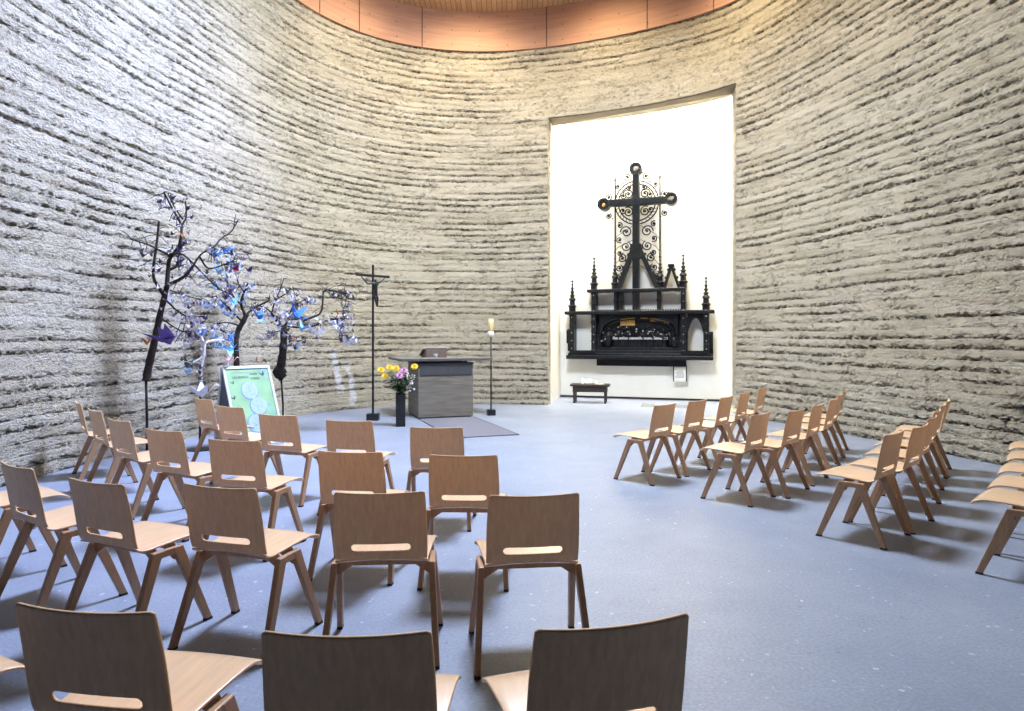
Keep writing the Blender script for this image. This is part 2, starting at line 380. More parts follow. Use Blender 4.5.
def painted_glint(S, Z):  # mask of the reflected light streaks painted on the left wall
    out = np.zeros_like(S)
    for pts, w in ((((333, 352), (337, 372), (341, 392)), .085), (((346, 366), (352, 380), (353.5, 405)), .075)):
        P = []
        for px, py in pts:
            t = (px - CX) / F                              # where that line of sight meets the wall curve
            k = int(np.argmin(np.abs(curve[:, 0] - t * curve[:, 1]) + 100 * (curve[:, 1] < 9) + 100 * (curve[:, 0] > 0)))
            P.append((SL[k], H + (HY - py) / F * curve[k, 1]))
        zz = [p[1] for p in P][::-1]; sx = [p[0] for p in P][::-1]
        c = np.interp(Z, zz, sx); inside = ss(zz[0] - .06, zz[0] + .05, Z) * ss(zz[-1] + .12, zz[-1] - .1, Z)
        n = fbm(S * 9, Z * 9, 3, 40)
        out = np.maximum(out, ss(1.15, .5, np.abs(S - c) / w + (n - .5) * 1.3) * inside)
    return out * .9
# path runs: left side (0) -> back -> right -> rear; niche between SA and SB
wl = wall_piece('wall_left', SBACK_L - TOT if SBACK_L > TOT / 2 else SBACK_L, SA, 0, WT, .021, .0125, painted_glint, 'end')
wr = wall_piece('wall_right', SB, SBACK_R, 0, WT, .021, .0125, None, 'start')
wk = wall_piece('wall_back', SA, SB, ZN, WT, .021, .0125)
# soffit of the beam over the niche
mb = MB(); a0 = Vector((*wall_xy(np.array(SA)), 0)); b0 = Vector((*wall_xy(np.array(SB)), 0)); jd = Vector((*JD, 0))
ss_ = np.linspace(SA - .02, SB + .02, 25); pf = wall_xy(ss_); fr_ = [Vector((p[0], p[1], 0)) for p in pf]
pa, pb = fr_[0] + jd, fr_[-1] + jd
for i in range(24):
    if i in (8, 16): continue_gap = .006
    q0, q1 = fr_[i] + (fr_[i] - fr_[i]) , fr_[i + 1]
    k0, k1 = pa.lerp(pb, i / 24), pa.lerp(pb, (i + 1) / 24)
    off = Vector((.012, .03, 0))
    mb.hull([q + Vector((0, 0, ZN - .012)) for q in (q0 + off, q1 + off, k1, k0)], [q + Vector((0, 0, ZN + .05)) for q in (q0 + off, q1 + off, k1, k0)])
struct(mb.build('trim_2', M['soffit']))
# floor
mb = MB(); mb.box((.5, 9.4, -.1), (15, 19.2, .2)); struct(mb.build('floor', M['floor']))
# plywood ring above the wall, ceiling
ZC = 8.67
mb = MB(); ns = 360; sv = np.linspace(0, TOT, ns, endpoint=False)
pin = wall_xy(sv) - wall_out(sv) * .05; pout = wall_xy(sv) + wall_out(sv) * .12
for i in range(ns):
    j = (i + 1) % ns
    mb.hull([(*pin[i], WT), (*pin[j], WT), (*pout[j], WT), (*pout[i], WT)], [(*pin[i], ZC), (*pin[j], ZC), (*pout[j], ZC), (*pout[i], ZC)])
ring = struct(mb.build('trim_1', M['band']))
mb = MB()
for px in (318, 358, 422, 547, 648, 715):
    t = (px - CX) / F; k = int(np.argmin(np.abs(curve[:, 0] - t * curve[:, 1]) + 100 * (curve[:, 1] < 8)))
    p = wall_xy(np.array(SL[k])) - wall_out(np.array(SL[k])) * .05; o = wall_out(np.array(SL[k]))
    rot = Matrix.Rotation(math.atan2(o[1], o[0]), 3, 'Z')
    mb.box((*p, (WT + ZC) / 2), (.006, .022, ZC - WT), rot)
sm = mb.build('panel_seam', M['seam'], ring)
# small screw heads along the ring
mb = MB()
for i, s in enumerate(np.arange(0, TOT, .62)):
    p = wall_xy(np.array(s)); 
    if p[1] < 7: continue
    p = p - wall_out(np.array(s)) * .05
    for z in (WT + .12, WT + .44, ZC - .12): mb.ball((*p, z), .013, 6, 4)
mb.build('screw_heads', M['seam'], ring)
# ceiling with the roof-light opening above the altar side
SKX, SKY, SKW, SKD = .25, 8.5, 2.3, 2.3
mb = MB()
po_ = wall_xy(sv) + wall_out(sv) * .10
def hole_pt(p):
    dx, dy = p[0] - SKX, p[1] - SKY; k = max(abs(dx) / (SKW / 2), abs(dy) / (SKD / 2)); return (SKX + dx / k, SKY + dy / k)
corner = [math.atan2(sy * SKD, sx * SKW) for sx in (-1, 1) for sy in (-1, 1)]
ring_o = [tuple(p) for p in po_]
for c in corner:                                          # keep the four corners of the opening square
    k = min(range(ns), key=lambda i: abs(math.atan2(ring_o[i][1] - SKY, ring_o[i][0] - SKX) - c))
    r_ = math.hypot(ring_o[k][0] - SKX, ring_o[k][1] - SKY); ring_o[k] = (SKX + r_ * math.cos(c), SKY + r_ * math.sin(c))
for i in range(ns):
    j = (i + 1) % ns; a_, b_ = ring_o[i], ring_o[j]
    if max(a_[1], b_[1]) < 2.0: continue
    c_, d_ = hole_pt(b_), hole_pt(a_)
    mb.hull([(*q, ZC) for q in (a_, b_, c_, d_)], [(*q, ZC + .12) for q in (a_, b_, c_, d_)])
struct(mb.build('ceiling', M['planks']))
mb = MB()
for x, y, w, d in ((SKX - SKW / 2 - .03, SKY, .06, SKD + .12), (SKX + SKW / 2 + .03, SKY, .06, SKD + .12), (SKX, SKY - SKD / 2 - .03, SKW, .06), (SKX, SKY + SKD / 2 + .03, SKW, .06)):
    mb.box((x, y, ZC + .35), (w, d, .7))
mb.box((SKX, SKY, ZC + .73), (SKW + .2, SKD + .2, .06))
struct(mb.build('window_1', M['white']))

# ------------------------------------------------------------------ white niche behind the wall
PHI = R(18); NE = Vector((math.cos(PHI), -math.sin(PHI), 0)); NN = Vector((-math.sin(PHI), -math.cos(PHI), 0))   # along the wall, towards the room
P0 = Vector((128 / F * 16.0, 16.0, 0))
def nu(px, off=0):
    p = P0 + NN * off; t = (px - CX) / F
    return (t * p.y - p.x) / (NE.x - t * NE.y)
def nz(py): return H + (HY - py) / F * 15.9
def NP(u, off, z): return P0 + NE * u + NN * off + Vector((0, 0, z))
rotN = Matrix((NE, -NN, Vector((0, 0, 1)))).transposed()
uL, uR = nu(560.5), nu(760)
mb = MB(); ZT = 9.2
def slab(mb, a, b, z0, z1, t):
    a = Vector((*a[:2], 0)); b = Vector((*b[:2], 0)); n = (b - a).normalized(); n = Vector((-n.y, n.x, 0)) * t
    mb.hull([p + Vector((0, 0, z0)) for p in (a, b, b + n, a + n)], [p + Vector((0, 0, z1)) for p in (a, b, b + n, a + n)])
slab(mb, NP(uL - .2, 0, 0), NP(uR + .3, 0, 0), 0, ZT, .2)
struct(mb.build('wall_niche', M['white']))
jl = fr_[0] + jd; jr = fr_[-1] + jd
mb = MB(); slab(mb, jl + Vector((-.01, -.25, 0)), NP(uL, 0, 0), 0, ZT, .12); struct(mb.build('wall_niche_left', M['white']))
mb = MB(); slab(mb, NP(uR, 0, 0), jr + Vector((.55, -.3, 0)), 0, ZT, .12); struct(mb.build('wall_niche_right', M['white']))
mb = MB(); slab(mb, NP(uL - .2, 2.6, 0), NP(uR + .3, 2.6, 0), ZT, ZT + .1, 2.8); struct(mb.build('ceiling_niche', M['white']))
mb = MB(); slab(mb, jl + Vector((-.3, -.2, 0)), jr + Vector((.4, -.2, 0)), WT, ZT, .1); struct(mb.build('wall_niche_front', M['white']))
mb = MB(); slab(mb, NP(uL, .012, 0), NP(uR, .012, 0), 0, .045, .01); struct(mb.build('baseboard_niche', M['gap']))

# ------------------------------------------------------------------ chairs
def shell_section(prof, ws, half, dish, th, hole=None, nx=40, rc0=0, rc1=0):
    """prof: [(y,z)] polyline, half(k) half-width along it; returns a solid sheet"""
    P = np.array(prof, float); ds = np.concatenate([[0], np.cumsum(np.linalg.norm(np.diff(P, axis=0), axis=1))])
    Ltot = ds[-1]; na = int(round(Ltot / ws)) + 1
    A = np.linspace(0, Ltot, na)
    PY = np.interp(A, ds, P[:, 0]); PZ = np.interp(A, ds, P[:, 1])
    for _ in range(3):
        PY[1:-1] = .25 * PY[:-2] + .5 * PY[1:-1] + .25 * PY[2:]; PZ[1:-1] = .25 * PZ[:-2] + .5 * PZ[1:-1] + .25 * PZ[2:]
    TY = np.gradient(PY); TZ = np.gradient(PZ); ln = np.hypot(TY, TZ); NY, NZ = -TZ / ln, TY / ln
    U = np.linspace(-1, 1, nx + 1)
    X = np.zeros((na, nx + 1)); AA = np.zeros_like(X)
    for i in range(na):
        hw = half(A[i] / Ltot)
        for (rc, dd) in ((rc0, A[i]), (rc1, Ltot - A[i])):
            if rc and dd < rc: hw -= rc - math.sqrt(max(0, rc * rc - (rc - dd) ** 2))
        X[i] = U * hw; AA[i] = A[i]
    keep = np.ones((na - 1, nx), bool)
    if hole:
        hx, a0, hr = hole
        def sdf(x, a):
            return np.hypot(np.maximum(np.abs(x) - (hx - hr), 0), a - a0) - hr
        cx = (X[:-1, :-1] + X[1:, 1:]) / 2; ca = (AA[:-1, :-1] + AA[1:, 1:]) / 2
        keep = sdf(cx, ca) > 0
        cnt = np.zeros_like(X); rem = np.zeros_like(X)
        for di in (0, 1):
            for dj in (0, 1):
                cnt[di:na - 1 + di, dj:nx + dj] += keep; rem[di:na - 1 + di, dj:nx + dj] += ~keep
        for i in range(na):
            for j in range(nx + 1):
                if cnt[i, j] and rem[i, j]:
                    x, a = X[i, j], AA[i, j]; bx = max(-(hx - hr), min(hx - hr, x)); dx, da = x - bx, a - a0
                    q = math.hypot(dx, da)
                    if q > 1e-6: X[i, j] = bx + dx / q * hr; AA[i, j] = a0 + da / q * hr
    def pos(i, j, side):
        a = AA[i, j]; x = X[i, j]
        y = np.interp(a, A, PY); z = np.interp(a, A, PZ); ny = np.interp(a, A, NY); nz_ = np.interp(a, A, NZ)
        dz = dish(x / .22, a / Ltot)
        return (x, y + ny * (side * th / 2 + dz), z + nz_ * (side * th / 2 + dz))
    mb = MB(); n1 = na * (nx + 1); vs = [pos(i, j, 1) for i in range(na) for j in range(nx + 1)] + [pos(i, j, -1) for i in range(na) for j in range(nx + 1)]
    fs = []; edges = {}
    for i in range(na - 1):
        for j in range(nx):
            if keep[i, j]:
                q = [i * (nx + 1) + j, i * (nx + 1) + j + 1, (i + 1) * (nx + 1) + j + 1, (i + 1) * (nx + 1) + j]
                fs.append(q); fs.append([n1 + v for v in q[::-1]])
                for k in range(4):
                    e = (q[k], q[(k + 1) % 4])
                    if (e[1], e[0]) in edges: del edges[(e[1], e[0])]
                    else: edges[e] = 1
    for a, b in edges: fs.append([b, a, n1 + a, n1 + b])
    used = sorted({v for f in fs for v in f}); mp = {v: i for i, v in enumerate(used)}
    mb.add([vs[v] for v in used], [[mp[v] for v in f] for f in fs])
    return mb
def make_chair(label, group):
    t = thing('plywood_chair', label, 'chair', group=group)
    seat_prof = [(.285, .432), (.272, .452), (.245, .467), (.20, .4745), (.10, .472), (0, .465), (-.08, .459), (-.115, .459), (-.135, .464), (-.149, .476)]
    s = shell_section(seat_prof, .016, lambda k: .247 - .034 * min(1, k / .8) ** .8, lambda x, k: (.012 * x * x - .004) * (.4 + .6 * k), .011, nx=18, rc0=.035)
    bevel(s.build('seat', M['seatv'], t, True), .003, 1)
    back_prof = [(-.149, .476), (-.157, .49), (-.166, .52), (-.176, .57), (-.196, .67), (-.229, .803)]
    b = shell_section(back_prof, .0085, lambda k: .2130 + .004 * math.sin(PI * k) - .008 * k, lambda x, k: (.009 - .026 * x * x) * (.25 + .75 * k), .011, hole=(.136, .066, .0165), nx=44, rc1=.010)
    bk = b.build('backrest', M['beech'], t, True); bevel(bk, .003, 1)
    for o in list(t.children):
        o.modifiers[0].angle_limit = R(60)
        md = o.modifiers.new('wn', 'WEIGHTED_NORMAL'); md.keep_sharp = True
    def legmesh(sx, sy):
        m = MB()
        xt, xb = .229 * sx, .258 * sx; tx = .0145
        zt = .436
        yt0, yt1 = .026 * sy, .087 * sy; yb0, yb1 = .205 * sy, .244 * sy
        zb = .012
        m.hull([(xb - tx, yb0, zb), (xb + tx, yb0, zb), (xb + tx, yb1, zb), (xb - tx, yb1, zb)], [(xt - tx, yt0, zt), (xt + tx, yt0, zt), (xt + tx, yt1, zt), (xt - tx, yt1, zt)])
        return m
    for sx in (-1, 1):
        for sy in (-1, 1):
            lg = bevel(legmesh(sx, sy).build('leg', M['leg'], t), .004, 2)
            c = MB(); xb = .2585 * sx; c.hull([(xb - .0142, .2065 * sy, 0), (xb + .0142, .2065 * sy, 0), (xb + .0142, .245 * sy, 0), (xb - .0142, .245 * sy, 0)], [(xb - .0142, .206 * sy, .013), (xb + .0142, .206 * sy, .013), (xb + .0142, .2445 * sy, .013), (xb - .0142, .2445 * sy, .013)])
            c.build('foot_cap', M['cap'], lg)
        m = MB(); m.hull([(.2305 * sx - .0135, -.072, .402), (.2305 * sx + .0135, -.072, .402), (.2305 * sx + .0135, .072, .402), (.2305 * sx - .0135, .072, .402)],
                         [(.2285 * sx - .0135, -.087, .438), (.2285 * sx + .0135, -.087, .438), (.2285 * sx + .0135, .087, .438), (.2285 * sx - .0135, .087, .438)])
        bevel(m.build('side_rail', M['leg'], t), .004, 2)
    for y, zt in ((.052, .4625), (-.052, .455)):
        m = MB(); poly = [(-.215, zt - .02), (-.19, zt), (.19, zt), (.215, zt - .02), (.228, .37), (.214, .375), (.15, .418), (-.15, .418), (-.214, .375), (-.228, .37)]
        m.prism(poly, lambda a, b_, c: (a, c, b_), y - .011, y + .011)
        bevel(m.build('cross_beam', M['leg'], t), .002, 1)
    return t
BL, BR = 'beech chairs of the left seating block', 'beech chairs of the right seating block'
LA = 'plywood chair, %s in the front row nearest the camera, left block'
LB = 'plywood chair, %s in the second row from the camera, left block'
LC = 'plywood chair, %s in the third row from the camera, left block'
LD = 'plywood chair, %s in the row nearest the altar, left block'
Ra = 'plywood chair, %s in the right block row nearest the white niche'
Rb = 'plywood chair, %s in the second right block row from the niche'
Rc = 'plywood chair, %s in the third right block row from the niche'
Rd = 'plywood chair, %s in the right block row cut by the picture edge'
e1 = ('nearest the aisle', 'second from the aisle', 'third from the aisle', 'fourth from the aisle', 'fifth from the aisle', 'farthest from the aisle')
CH = [(-1.882, 2.011, -25, BL, LA % 'leftmost, only seat corner showing'), (-1.090, 1.971, -8.8, BL, LA % 'second from the left'), (-.400, 1.832, .2, BL, LA % 'third from the left'), (.203, 1.881, 13.9, BL, LA % 'rightmost'),
      (-3.288, 4.369, -36, BL, LB % 'leftmost, mostly hidden'), (-2.613, 3.872, -33.4, BL, LB % 'second from the left'), (-1.955, 3.483, -24.1, BL, LB % 'third from the left'), (-1.328, 3.382, -15.9, BL, LB % 'fourth from the left'), (-.618, 3.271, 3.9, BL, LB % 'second from the right'), (.076, 3.227, 6.6, BL, LB % 'rightmost'),
      (-4.47, 7.30, -51.4, BL, LC % 'leftmost by the earth wall'), (-3.85, 6.573, -43.2, BL, LC % 'second from the left'), (-3.205, 5.843, -36.4, BL, LC % 'third from the left'), (-2.537, 5.252, -26.4, BL, LC % 'fourth from the left'), (-1.846, 4.785, -14.4, BL, LC % 'third from the right'), (-.970, 4.332, -6.8, BL, LC % 'second from the right'), (-.284, 4.22, -2, BL, LC % 'rightmost'),
      (-3.352, 7.726, -39, BL, LD % 'leftmost'), (-2.739, 6.929, -29.5, BL, LD % 'second from the left'), (-2.042, 6.232, -18.6, BL, LD % 'third from the left'), (-1.336, 5.84, -9.1, BL, LD % 'second from the right'), (-.58, 5.43, -2.2, BL, LD % 'rightmost')]
def fill(lst, lab, last):
    out = []
    for i, (x, y, a) in enumerate(lst):
        w = e1[i] if i < len(lst) - 1 else last
        out.append((x, y, a, BR, lab % w))
    return out
CH += fill([(1.438, 7.108, 45.4), (1.886, 7.517, 47.2), (2.344, 7.968, 52.6), (2.74, 8.50, 54.4), (3.263, 9.30, 55.1)], Ra, 'farthest from the aisle')
CH += fill([(2.12, 6.272, 47.1), (2.576, 6.576, 47.2), (3.017, 7.092, 50.8), (3.461, 7.69, 53.7), (3.79, 8.24, 55), (4.11, 8.777, 56.9)], Rb, 'farthest from the aisle')
CH += fill([(2.668, 5.087, 43), (3.088, 5.462, 44), (3.512, 6.0, 49), (3.888, 6.525, 50.9), (4.273, 7.045, 52.8), (4.635, 7.52, 54.9)], Rc, 'farthest from the aisle')
CH += fill([(3.318, 4.284, 44.1), (3.723, 4.712, 47), (4.149, 5.212, 49), (4.622, 5.771, 51), (5.049, 6.321, 52)], Rd, 'farthest from the aisle')
chair0 = None
for x, y, a, g, lab in CH:
    if chair0 is None:
        chair0 = make_chair(lab, g); chair0.location = (x, y, 0); chair0.rotation_euler = (0, 0, R(a))
    else: dup(chair0, (x, y, 0), R(a), lab, g)

# ------------------------------------------------------------------ altar group
u_ = Vector((.94, .34, 0)).normalized(); v_ = Vector((-u_.y, u_.x, 0)); rzA = math.atan2(u_.y, u_.x)
A0 = Vector((-1.70, 12.15, 0))                      # front left foot of the block
alt = thing('altar', 'rammed earth altar block with thin overhanging stone table top', 'altar', A0 + u_ * .52 + v_ * .47, rzA)
mb = MB(); mb.box((0, 0, .50), (1.04, .94, .96)); ab = bevel(mb.build('block', M['concrete'], alt), .012, 2)
mb = MB(); mb.box((0, 0, .015), (.98, .88, .03)); mb.build('shadow_plinth', M['gap'], alt)
mb = MB(); mb.box((0, -.477, .905), (.985, .02, .215)); mb.build('slate_plate', M['slate'], alt)['label'] = 'dark slate plate across the top of the front'
mb = MB(); mb.box((0, 0, 1.0), (1.05, .95, .03)); mb.build('cap_plate', M['slate'], alt)
for x in (-.40, .40):
    for y in (-.36, .36):
        mb = MB(); mb.box((x, y, 1.033), (.05, .05, .05)); mb.build('spacer_block', M['gap'], alt)
mb = MB(); mb.hull([(-.84, -.54, 1.05), (.86, -.54, 1.05), (.86, .80, 1.05), (-.84, .80, 1.05)], [(-.86, -.56, 1.10), (.88, -.56, 1.10), (.88, .84, 1.10), (-.86, .84, 1.10)])
bevel(mb.build('table_top', M['stone'], alt), .004, 1)
# book stand and book on the altar
bs = thing('book_stand', 'dark angled book stand standing on the altar top', 'book stand', A0 + u_ * .44 + v_ * .45 + Vector((0, 0, 1.10)), rzA)
mb = MB(); mb.prism([(-.02, .0), (.02, .0), (.02, .175), (-.02, .185)], lambda a, b, c: (c, a, b), -.20, .20); mb.build('front_board', M['leather'], bs)
mb = MB(); mb.hull([(-.20, .02, 0), (.20, .02, 0), (.20, .42, 0), (-.20, .42, 0)], [(-.20, .02, .165), (.20, .02, .165), (.20, .42, .015), (-.20, .42, .015)]); mb.build('slanted_rest', M['leather'], bs)
bk = thing('open_book', 'open book with pale pages lying on the altar book stand', 'book', A0 + u_ * .44 + v_ * .45 + Vector((0, 0, 1.10)), rzA)
mb = MB()
for sx in (-1, 1):
    n = 8
    top = []; 
    for i in range(n + 1):
        x = sx * .24 * i / n; h = .016 + .022 * math.sin(PI * min(1, (i + .8) / n) * .9)
        top.append((x, h))
    poly = top + [(top[-1][0], .002), (0, .002)]
    mb.prism(poly, lambda a, b, c: (a, .03 + c * .93, .168 - c * .36 + b), .0, .36)
mb.build('pages', M['paper'], bk)
mb = MB(); mb.hull([(-.25, .025, .160), (.25, .025, .160), (.25, .375, .029), (-.25, .375, .029)], [(-.25, .028, .169), (.25, .028, .169), (.25, .379, .038), (-.25, .379, .038)]); mb.build('cover', M['leather'], bk)
cd = thing('glass_tealight', 'small clear white tealight glass in front of the altar book stand', 'candle', A0 + u_ * .40 + v_ * .33 + Vector((0, 0, 1.10)))
mb = MB(); mb.lathe([(.03, 0), (.038, .02), (.042, .075), (.036, .075), (.03, .03)], n=16); mb.build('glass_cup', M['silver'], cd, True)
mb = MB(); mb.lathe([(.028, .028), (.028, .05)], n=12); mb.build('wax', M['wax'], cd)
# floor cloth
rg = thing('floor_rug', 'flat mauve grey rug lying in front of the altar', 'rug', A0 + u_ * .52, rzA)
mb = MB(); mb.hull([(-.50, -2.42, 0), (.50, -2.42, 0), (.50, -.05, 0), (-.50, -.05, 0)], [(-.50, -2.42, .012), (.50, -2.42, .012), (.50, -.05, .012), (-.50, -.05, .012)]); mb.build('rug_field', M['rug'], rg)
mb = MB()
for x in (-.512, .512): mb.box((x, -1.235, .007), (.024, 2.37, .014))
mb.box((0, -2.432, .007), (1.048, .024, .014)); mb.build('bound_edge', M['rugedge'], rg)
# candle stand
p = floor_at(491, 12.75)
cs = thing('candle_stand', 'tall thin black floor candle stand right of the altar', 'candle stand', p, R(15))
mb = MB(); mb.box((0, 0, .055), (.15, .15, .11)); bevel(mb.build('base', M['black'], cs), .006)
mb = MB(); mb.tube([(0, 0, .1), (0, 0, 1.50)], .014, 10); mb.build('pole', M['black'], cs, True)
mb = MB(); mb.lathe([(.02, 1.49), (.05, 1.505), (.055, 1.59), (.02, 1.60)], n=18); mb.build('white_socket', M['wax'], cs, True)
cn = thing('pillar_candle', 'lit amber glass candle on top of the thin floor stand', 'candle', p + Vector((0, 0, 1.60)))
mb = MB(); mb.lathe([(.030, 0), (.034, .05), (.055, .235), (.050, .235), (.030, .06)], n=18); mb.build('amber_glass', M['amber'], cn, True)
mb = MB(); mb.lathe([(.027, .02), (.030, .15), (.004, .155)], n=14); mb.build('wax', M['wax'], cn, True)
mb = MB(); mb.lathe([(.002, .155), (.011, .178), (.007, .20), (.001, .225)], n=10); mb.build('flame', M['glow'], cn, True)
# standing crucifix
p = floor_at(373, 12.0)
cr = thing('standing_crucifix', 'slender black crucifix on a tall floor pole left of the altar', 'crucifix', p, 0)
mb = MB(); mb.box((0, 0, .06), (.21, .17, .12)); bevel(mb.build('base', M['black'], cr), .008)
mb = MB(); mb.box((0, 0, 1.44), (.034, .034, 2.68)); mb.build('pole', M['black'], cr)
cd_ = Vector((.80, .60, 0)); rotC = Matrix.Rotation(math.atan2(.60, .80), 3, 'Z')
mb = MB(); mb.box((0, 0, 2.585), (.64, .028, .042), rotC @ Matrix.Rotation(R(1.2), 3, 'Y')); mb.build('crossbar', M['black'], cr)
def skin_object(name, pts, edges, rads, mat, parent, sub=1):
    me = bpy.data.meshes.new(name); me.from_pydata(pts, edges, []); me.update()
    o = bpy.data.objects.new(name, me); COL.objects.link(o)
    md = o.modifiers.new('skin', 'SKIN'); md.use_smooth_shade = True
    me.skin_vertices.new() if not me.skin_vertices else None
    for i, r in enumerate(rads): me.skin_vertices[0].data[i].radius = (r, r)
    me.skin_vertices[0].data[0].use_root = True
    sb = o.modifiers.new('sub', 'SUBSURF'); sb.levels = sub; sb.render_levels = sub
    dg = bpy.context.evaluated_depsgraph_get(); dg.update()
    m2 = bpy.data.meshes.new_from_object(o.evaluated_get(dg)); m2.materials.clear(); m2.materials.append(mat)
    m2.polygons.foreach_set('use_smooth', [True] * len(m2.polygons))
    o2 = bpy.data.objects.new(name, m2); COL.objects.link(o2); o2.parent = parent
    bpy.data.objects.remove(o); return o2
off = Vector((.60, -.80, 0)) * .05
def C3(a, f_, z): return tuple(off + cd_ * a + Vector((.60, -.80, 0)) * f_ + Vector((0, 0, z)))
pts = [C3(.03, 0, 2.27), C3(.028, .01, 2.36), C3(.022, .015, 2.44), C3(.02, .02, 2.475), C3(.0, .035, 2.515),          # pelvis..head
       C3(-.035, 0, 2.45), C3(-.13, .01, 2.43), C3(-.235, -.03, 2.565),                                            # bent arm
       C3(.08, 0, 2.455), C3(.15, .0, 2.50), C3(.235, -.03, 2.572),
       C3(.01, .02, 2.19), C3(.03, .025, 2.10), C3(.055, .0, 2.03), C3(.055, .02, 2.18), C3(.05, .02, 2.10), C3(.065, .0, 2.035)]
ed = [(0, 1), (1, 2), (2, 3), (3, 4), (2, 5), (5, 6), (6, 7), (2, 8), (8, 9), (9, 10), (0, 11), (11, 12), (12, 13), (0, 14), (14, 15), (15, 16)]
rd = [.040, .033, .043, .016, .026, .02, .014, .011, .02, .014, .011, .026, .02, .012, .026, .02, .012]
skin_object('figure', pts, ed, rd, M['black'], cr)
# vase and flowers
pv = floor_at(400.5, 11.2)
vs = thing('floor_vase', 'tall black square floor vase in front of the altar', 'vase', pv, R(12))
mb = MB()
mb.lathe([(.098, 0), (.108, .01), (.112, .54), (.104, .55), (.096, .55), (.094, .40), (.01, .38)], n=4, rot=Matrix.Rotation(0, 3, 'Z')); bevel(mb.build('vase_body', M['black'], vs), .01, 2)
TILT = Matrix.Rotation(R(52), 3, 'X')
def flower(px, py, dd, kind, label, group=None):
    tip = at(px, py, 11.2 + dd)
    base = pv + Vector((rnd.uniform(-.04, .04), rnd.uniform(-.04, .04), .42))
    t = thing('cut_flower', label, 'flower', base, 0, group); tip = tip - base
    mid = Vector((tip.x * .25, tip.y * .25, tip.z * .6)); path = [Vector((0, 0, 0)), mid * .6, mid, (mid + tip) / 2 + Vector((0, 0, .02)), tip]
    m = MB(); m.tube(path, .005, 6); st = m.build('stem', M['stem'], t, True)
    m = MB()
    for k in range(13 if kind in ('yellow', 'pink') else 8):
        q = path[2].lerp(path[4], rnd.uniform(-.4, .7)); a = rnd.uniform(0, 2 * PI); d = Vector((math.cos(a), math.sin(a), rnd.uniform(-.4, .5))) * rnd.uniform(.09, .16)
        s = Vector((-d.y, d.x, 0)).normalized() * .030; n_ = Vector((0, 0, .008))
        m.add([q, q + d * .5 + s + n_, q + d, q + d * .5 - s + n_, q + d * .5 - n_ * .5], [(0, 1, 4), (1, 2, 4), (2, 3, 4), (3, 0, 4)])
    m.build('leaves', M['leaf'], t)
    m = MB(); r = {'yellow': .07, 'pink': .07, 'white': .03, 'small': .022}[kind]
    if kind in ('yellow', 'pink'):
        for ring_, (n, el, L_) in enumerate(((15, .15, 1), (13, .55, .9), (9, 1.0, .7), (5, 1.35, .5))):
            for k in range(n):
                a = 2 * PI * (k + ring_ * .5) / n; d = TILT @ Vector((math.cos(a) * math.cos(el), math.sin(a) * math.cos(el), math.sin(el))) * r * L_
                s = TILT @ Vector((-math.sin(a), math.cos(a), 0)) * r * .17; up = TILT @ Vector((0, 0, r * .07))
                m.add([tip, tip + d * .6 + s + up, tip + d, tip + d * .6 - s + up, tip + d * .6 - up * .4], [(0, 1, 3), (1, 2, 3), (0, 4, 1), (1, 4, 2), (2, 4, 3), (3, 4, 0)])
        m.ball(tip + Vector((0, 0, r * .1)), r * .3, 8, 5)
        m.build('blossom', M[kind], t)
    else:
        for k in range(9 if kind == 'white' else 6):
            q = tip + Vector((rnd.gauss(0, 1), rnd.gauss(0, 1), rnd.gauss(0, 1))) * .038
            m.ball(q, r * rnd.uniform(.4, .75), 6, 4)
            m.tube([path[3], q], .0022, 4)
        m.build('blossom', M['petalw'], t)
fl = [(389.5, 368, -.06, 'yellow', 'large yellow flower at upper left of the bouquet, second from left'), (381, 370.5, 0, 'yellow', 'yellow flower leaning out leftmost from the black vase'), (396, 369, .05, 'yellow', 'yellow flower behind the pink blossoms in the bouquet'), (414.5, 367, 0, 'yellow', 'yellow flower standing out rightmost, against the altar'), (385, 376.5, -.08, 'yellow', 'lower yellow flower at left edge of the bouquet'),
      (399.5, 376, -.1, 'pink', 'pink flower low in the middle of the bouquet'), (404, 371, 0, 'pink', 'pink flower high in the bouquet beside the right yellow one')]
for a in fl: flower(*a)
for i, (px, py) in enumerate(((392, 380), (409, 376), (411, 383), (395, 385), (405, 384), (388, 383), (401, 382), (413, 378), (408, 388), (398, 389))):
    flower(px, py, rnd.uniform(-.12, .12), 'white' if i % 2 == 0 else 'small', 'sprig of tiny white blossoms low in the vase bouquet', 'white blossom sprigs in the bouquet')

# ------------------------------------------------------------------ retable on the niche wall
OFF = .10; DEP = .24
def rx(px): return nu(px, OFF + DEP * .6)
rt = thing('altar_retable', 'large black carved gothic altarpiece with cross on the white niche wall', 'altarpiece', NP(0, 0, 0), -PHI)
# local axes of the Empty: x along the wall, -y towards the room
def RB(mb, x0, x1, z0, z1, y0=OFF, y1=OFF + DEP):
    mb.box(((x0 + x1) / 2, -(y0 + y1) / 2, (z0 + z1) / 2), (abs(x1 - x0), abs(y1 - y0), abs(z1 - z0)))
def rpx(mb, xa, xb, ya, yb, y0=OFF, y1=OFF + DEP): RB(mb, rx(xa), rx(xb), nz(yb), nz(ya), y0, y1)
mb = MB(); rpx(mb, 567, 713.3, 355.5, 359.3, 0, .36); rpx(mb, 568.5, 712, 353.2, 355.7, .0, .32); bevel(mb.build('base_ledge', M['ebony'], rt), .012, 2)
mb = MB(); rpx(mb, 594, 687, 350.5, 353.4, .02, .30); rpx(mb, 596, 685, 347.5, 350.6, .02, .27); bevel(mb.build('inner_step', M['ebony'], rt), .008, 2)
mb = MB(); rpx(mb, 596.5, 686, 359.3, 366, .0, .22); mb.build('lower_box', M['ebony'], rt)
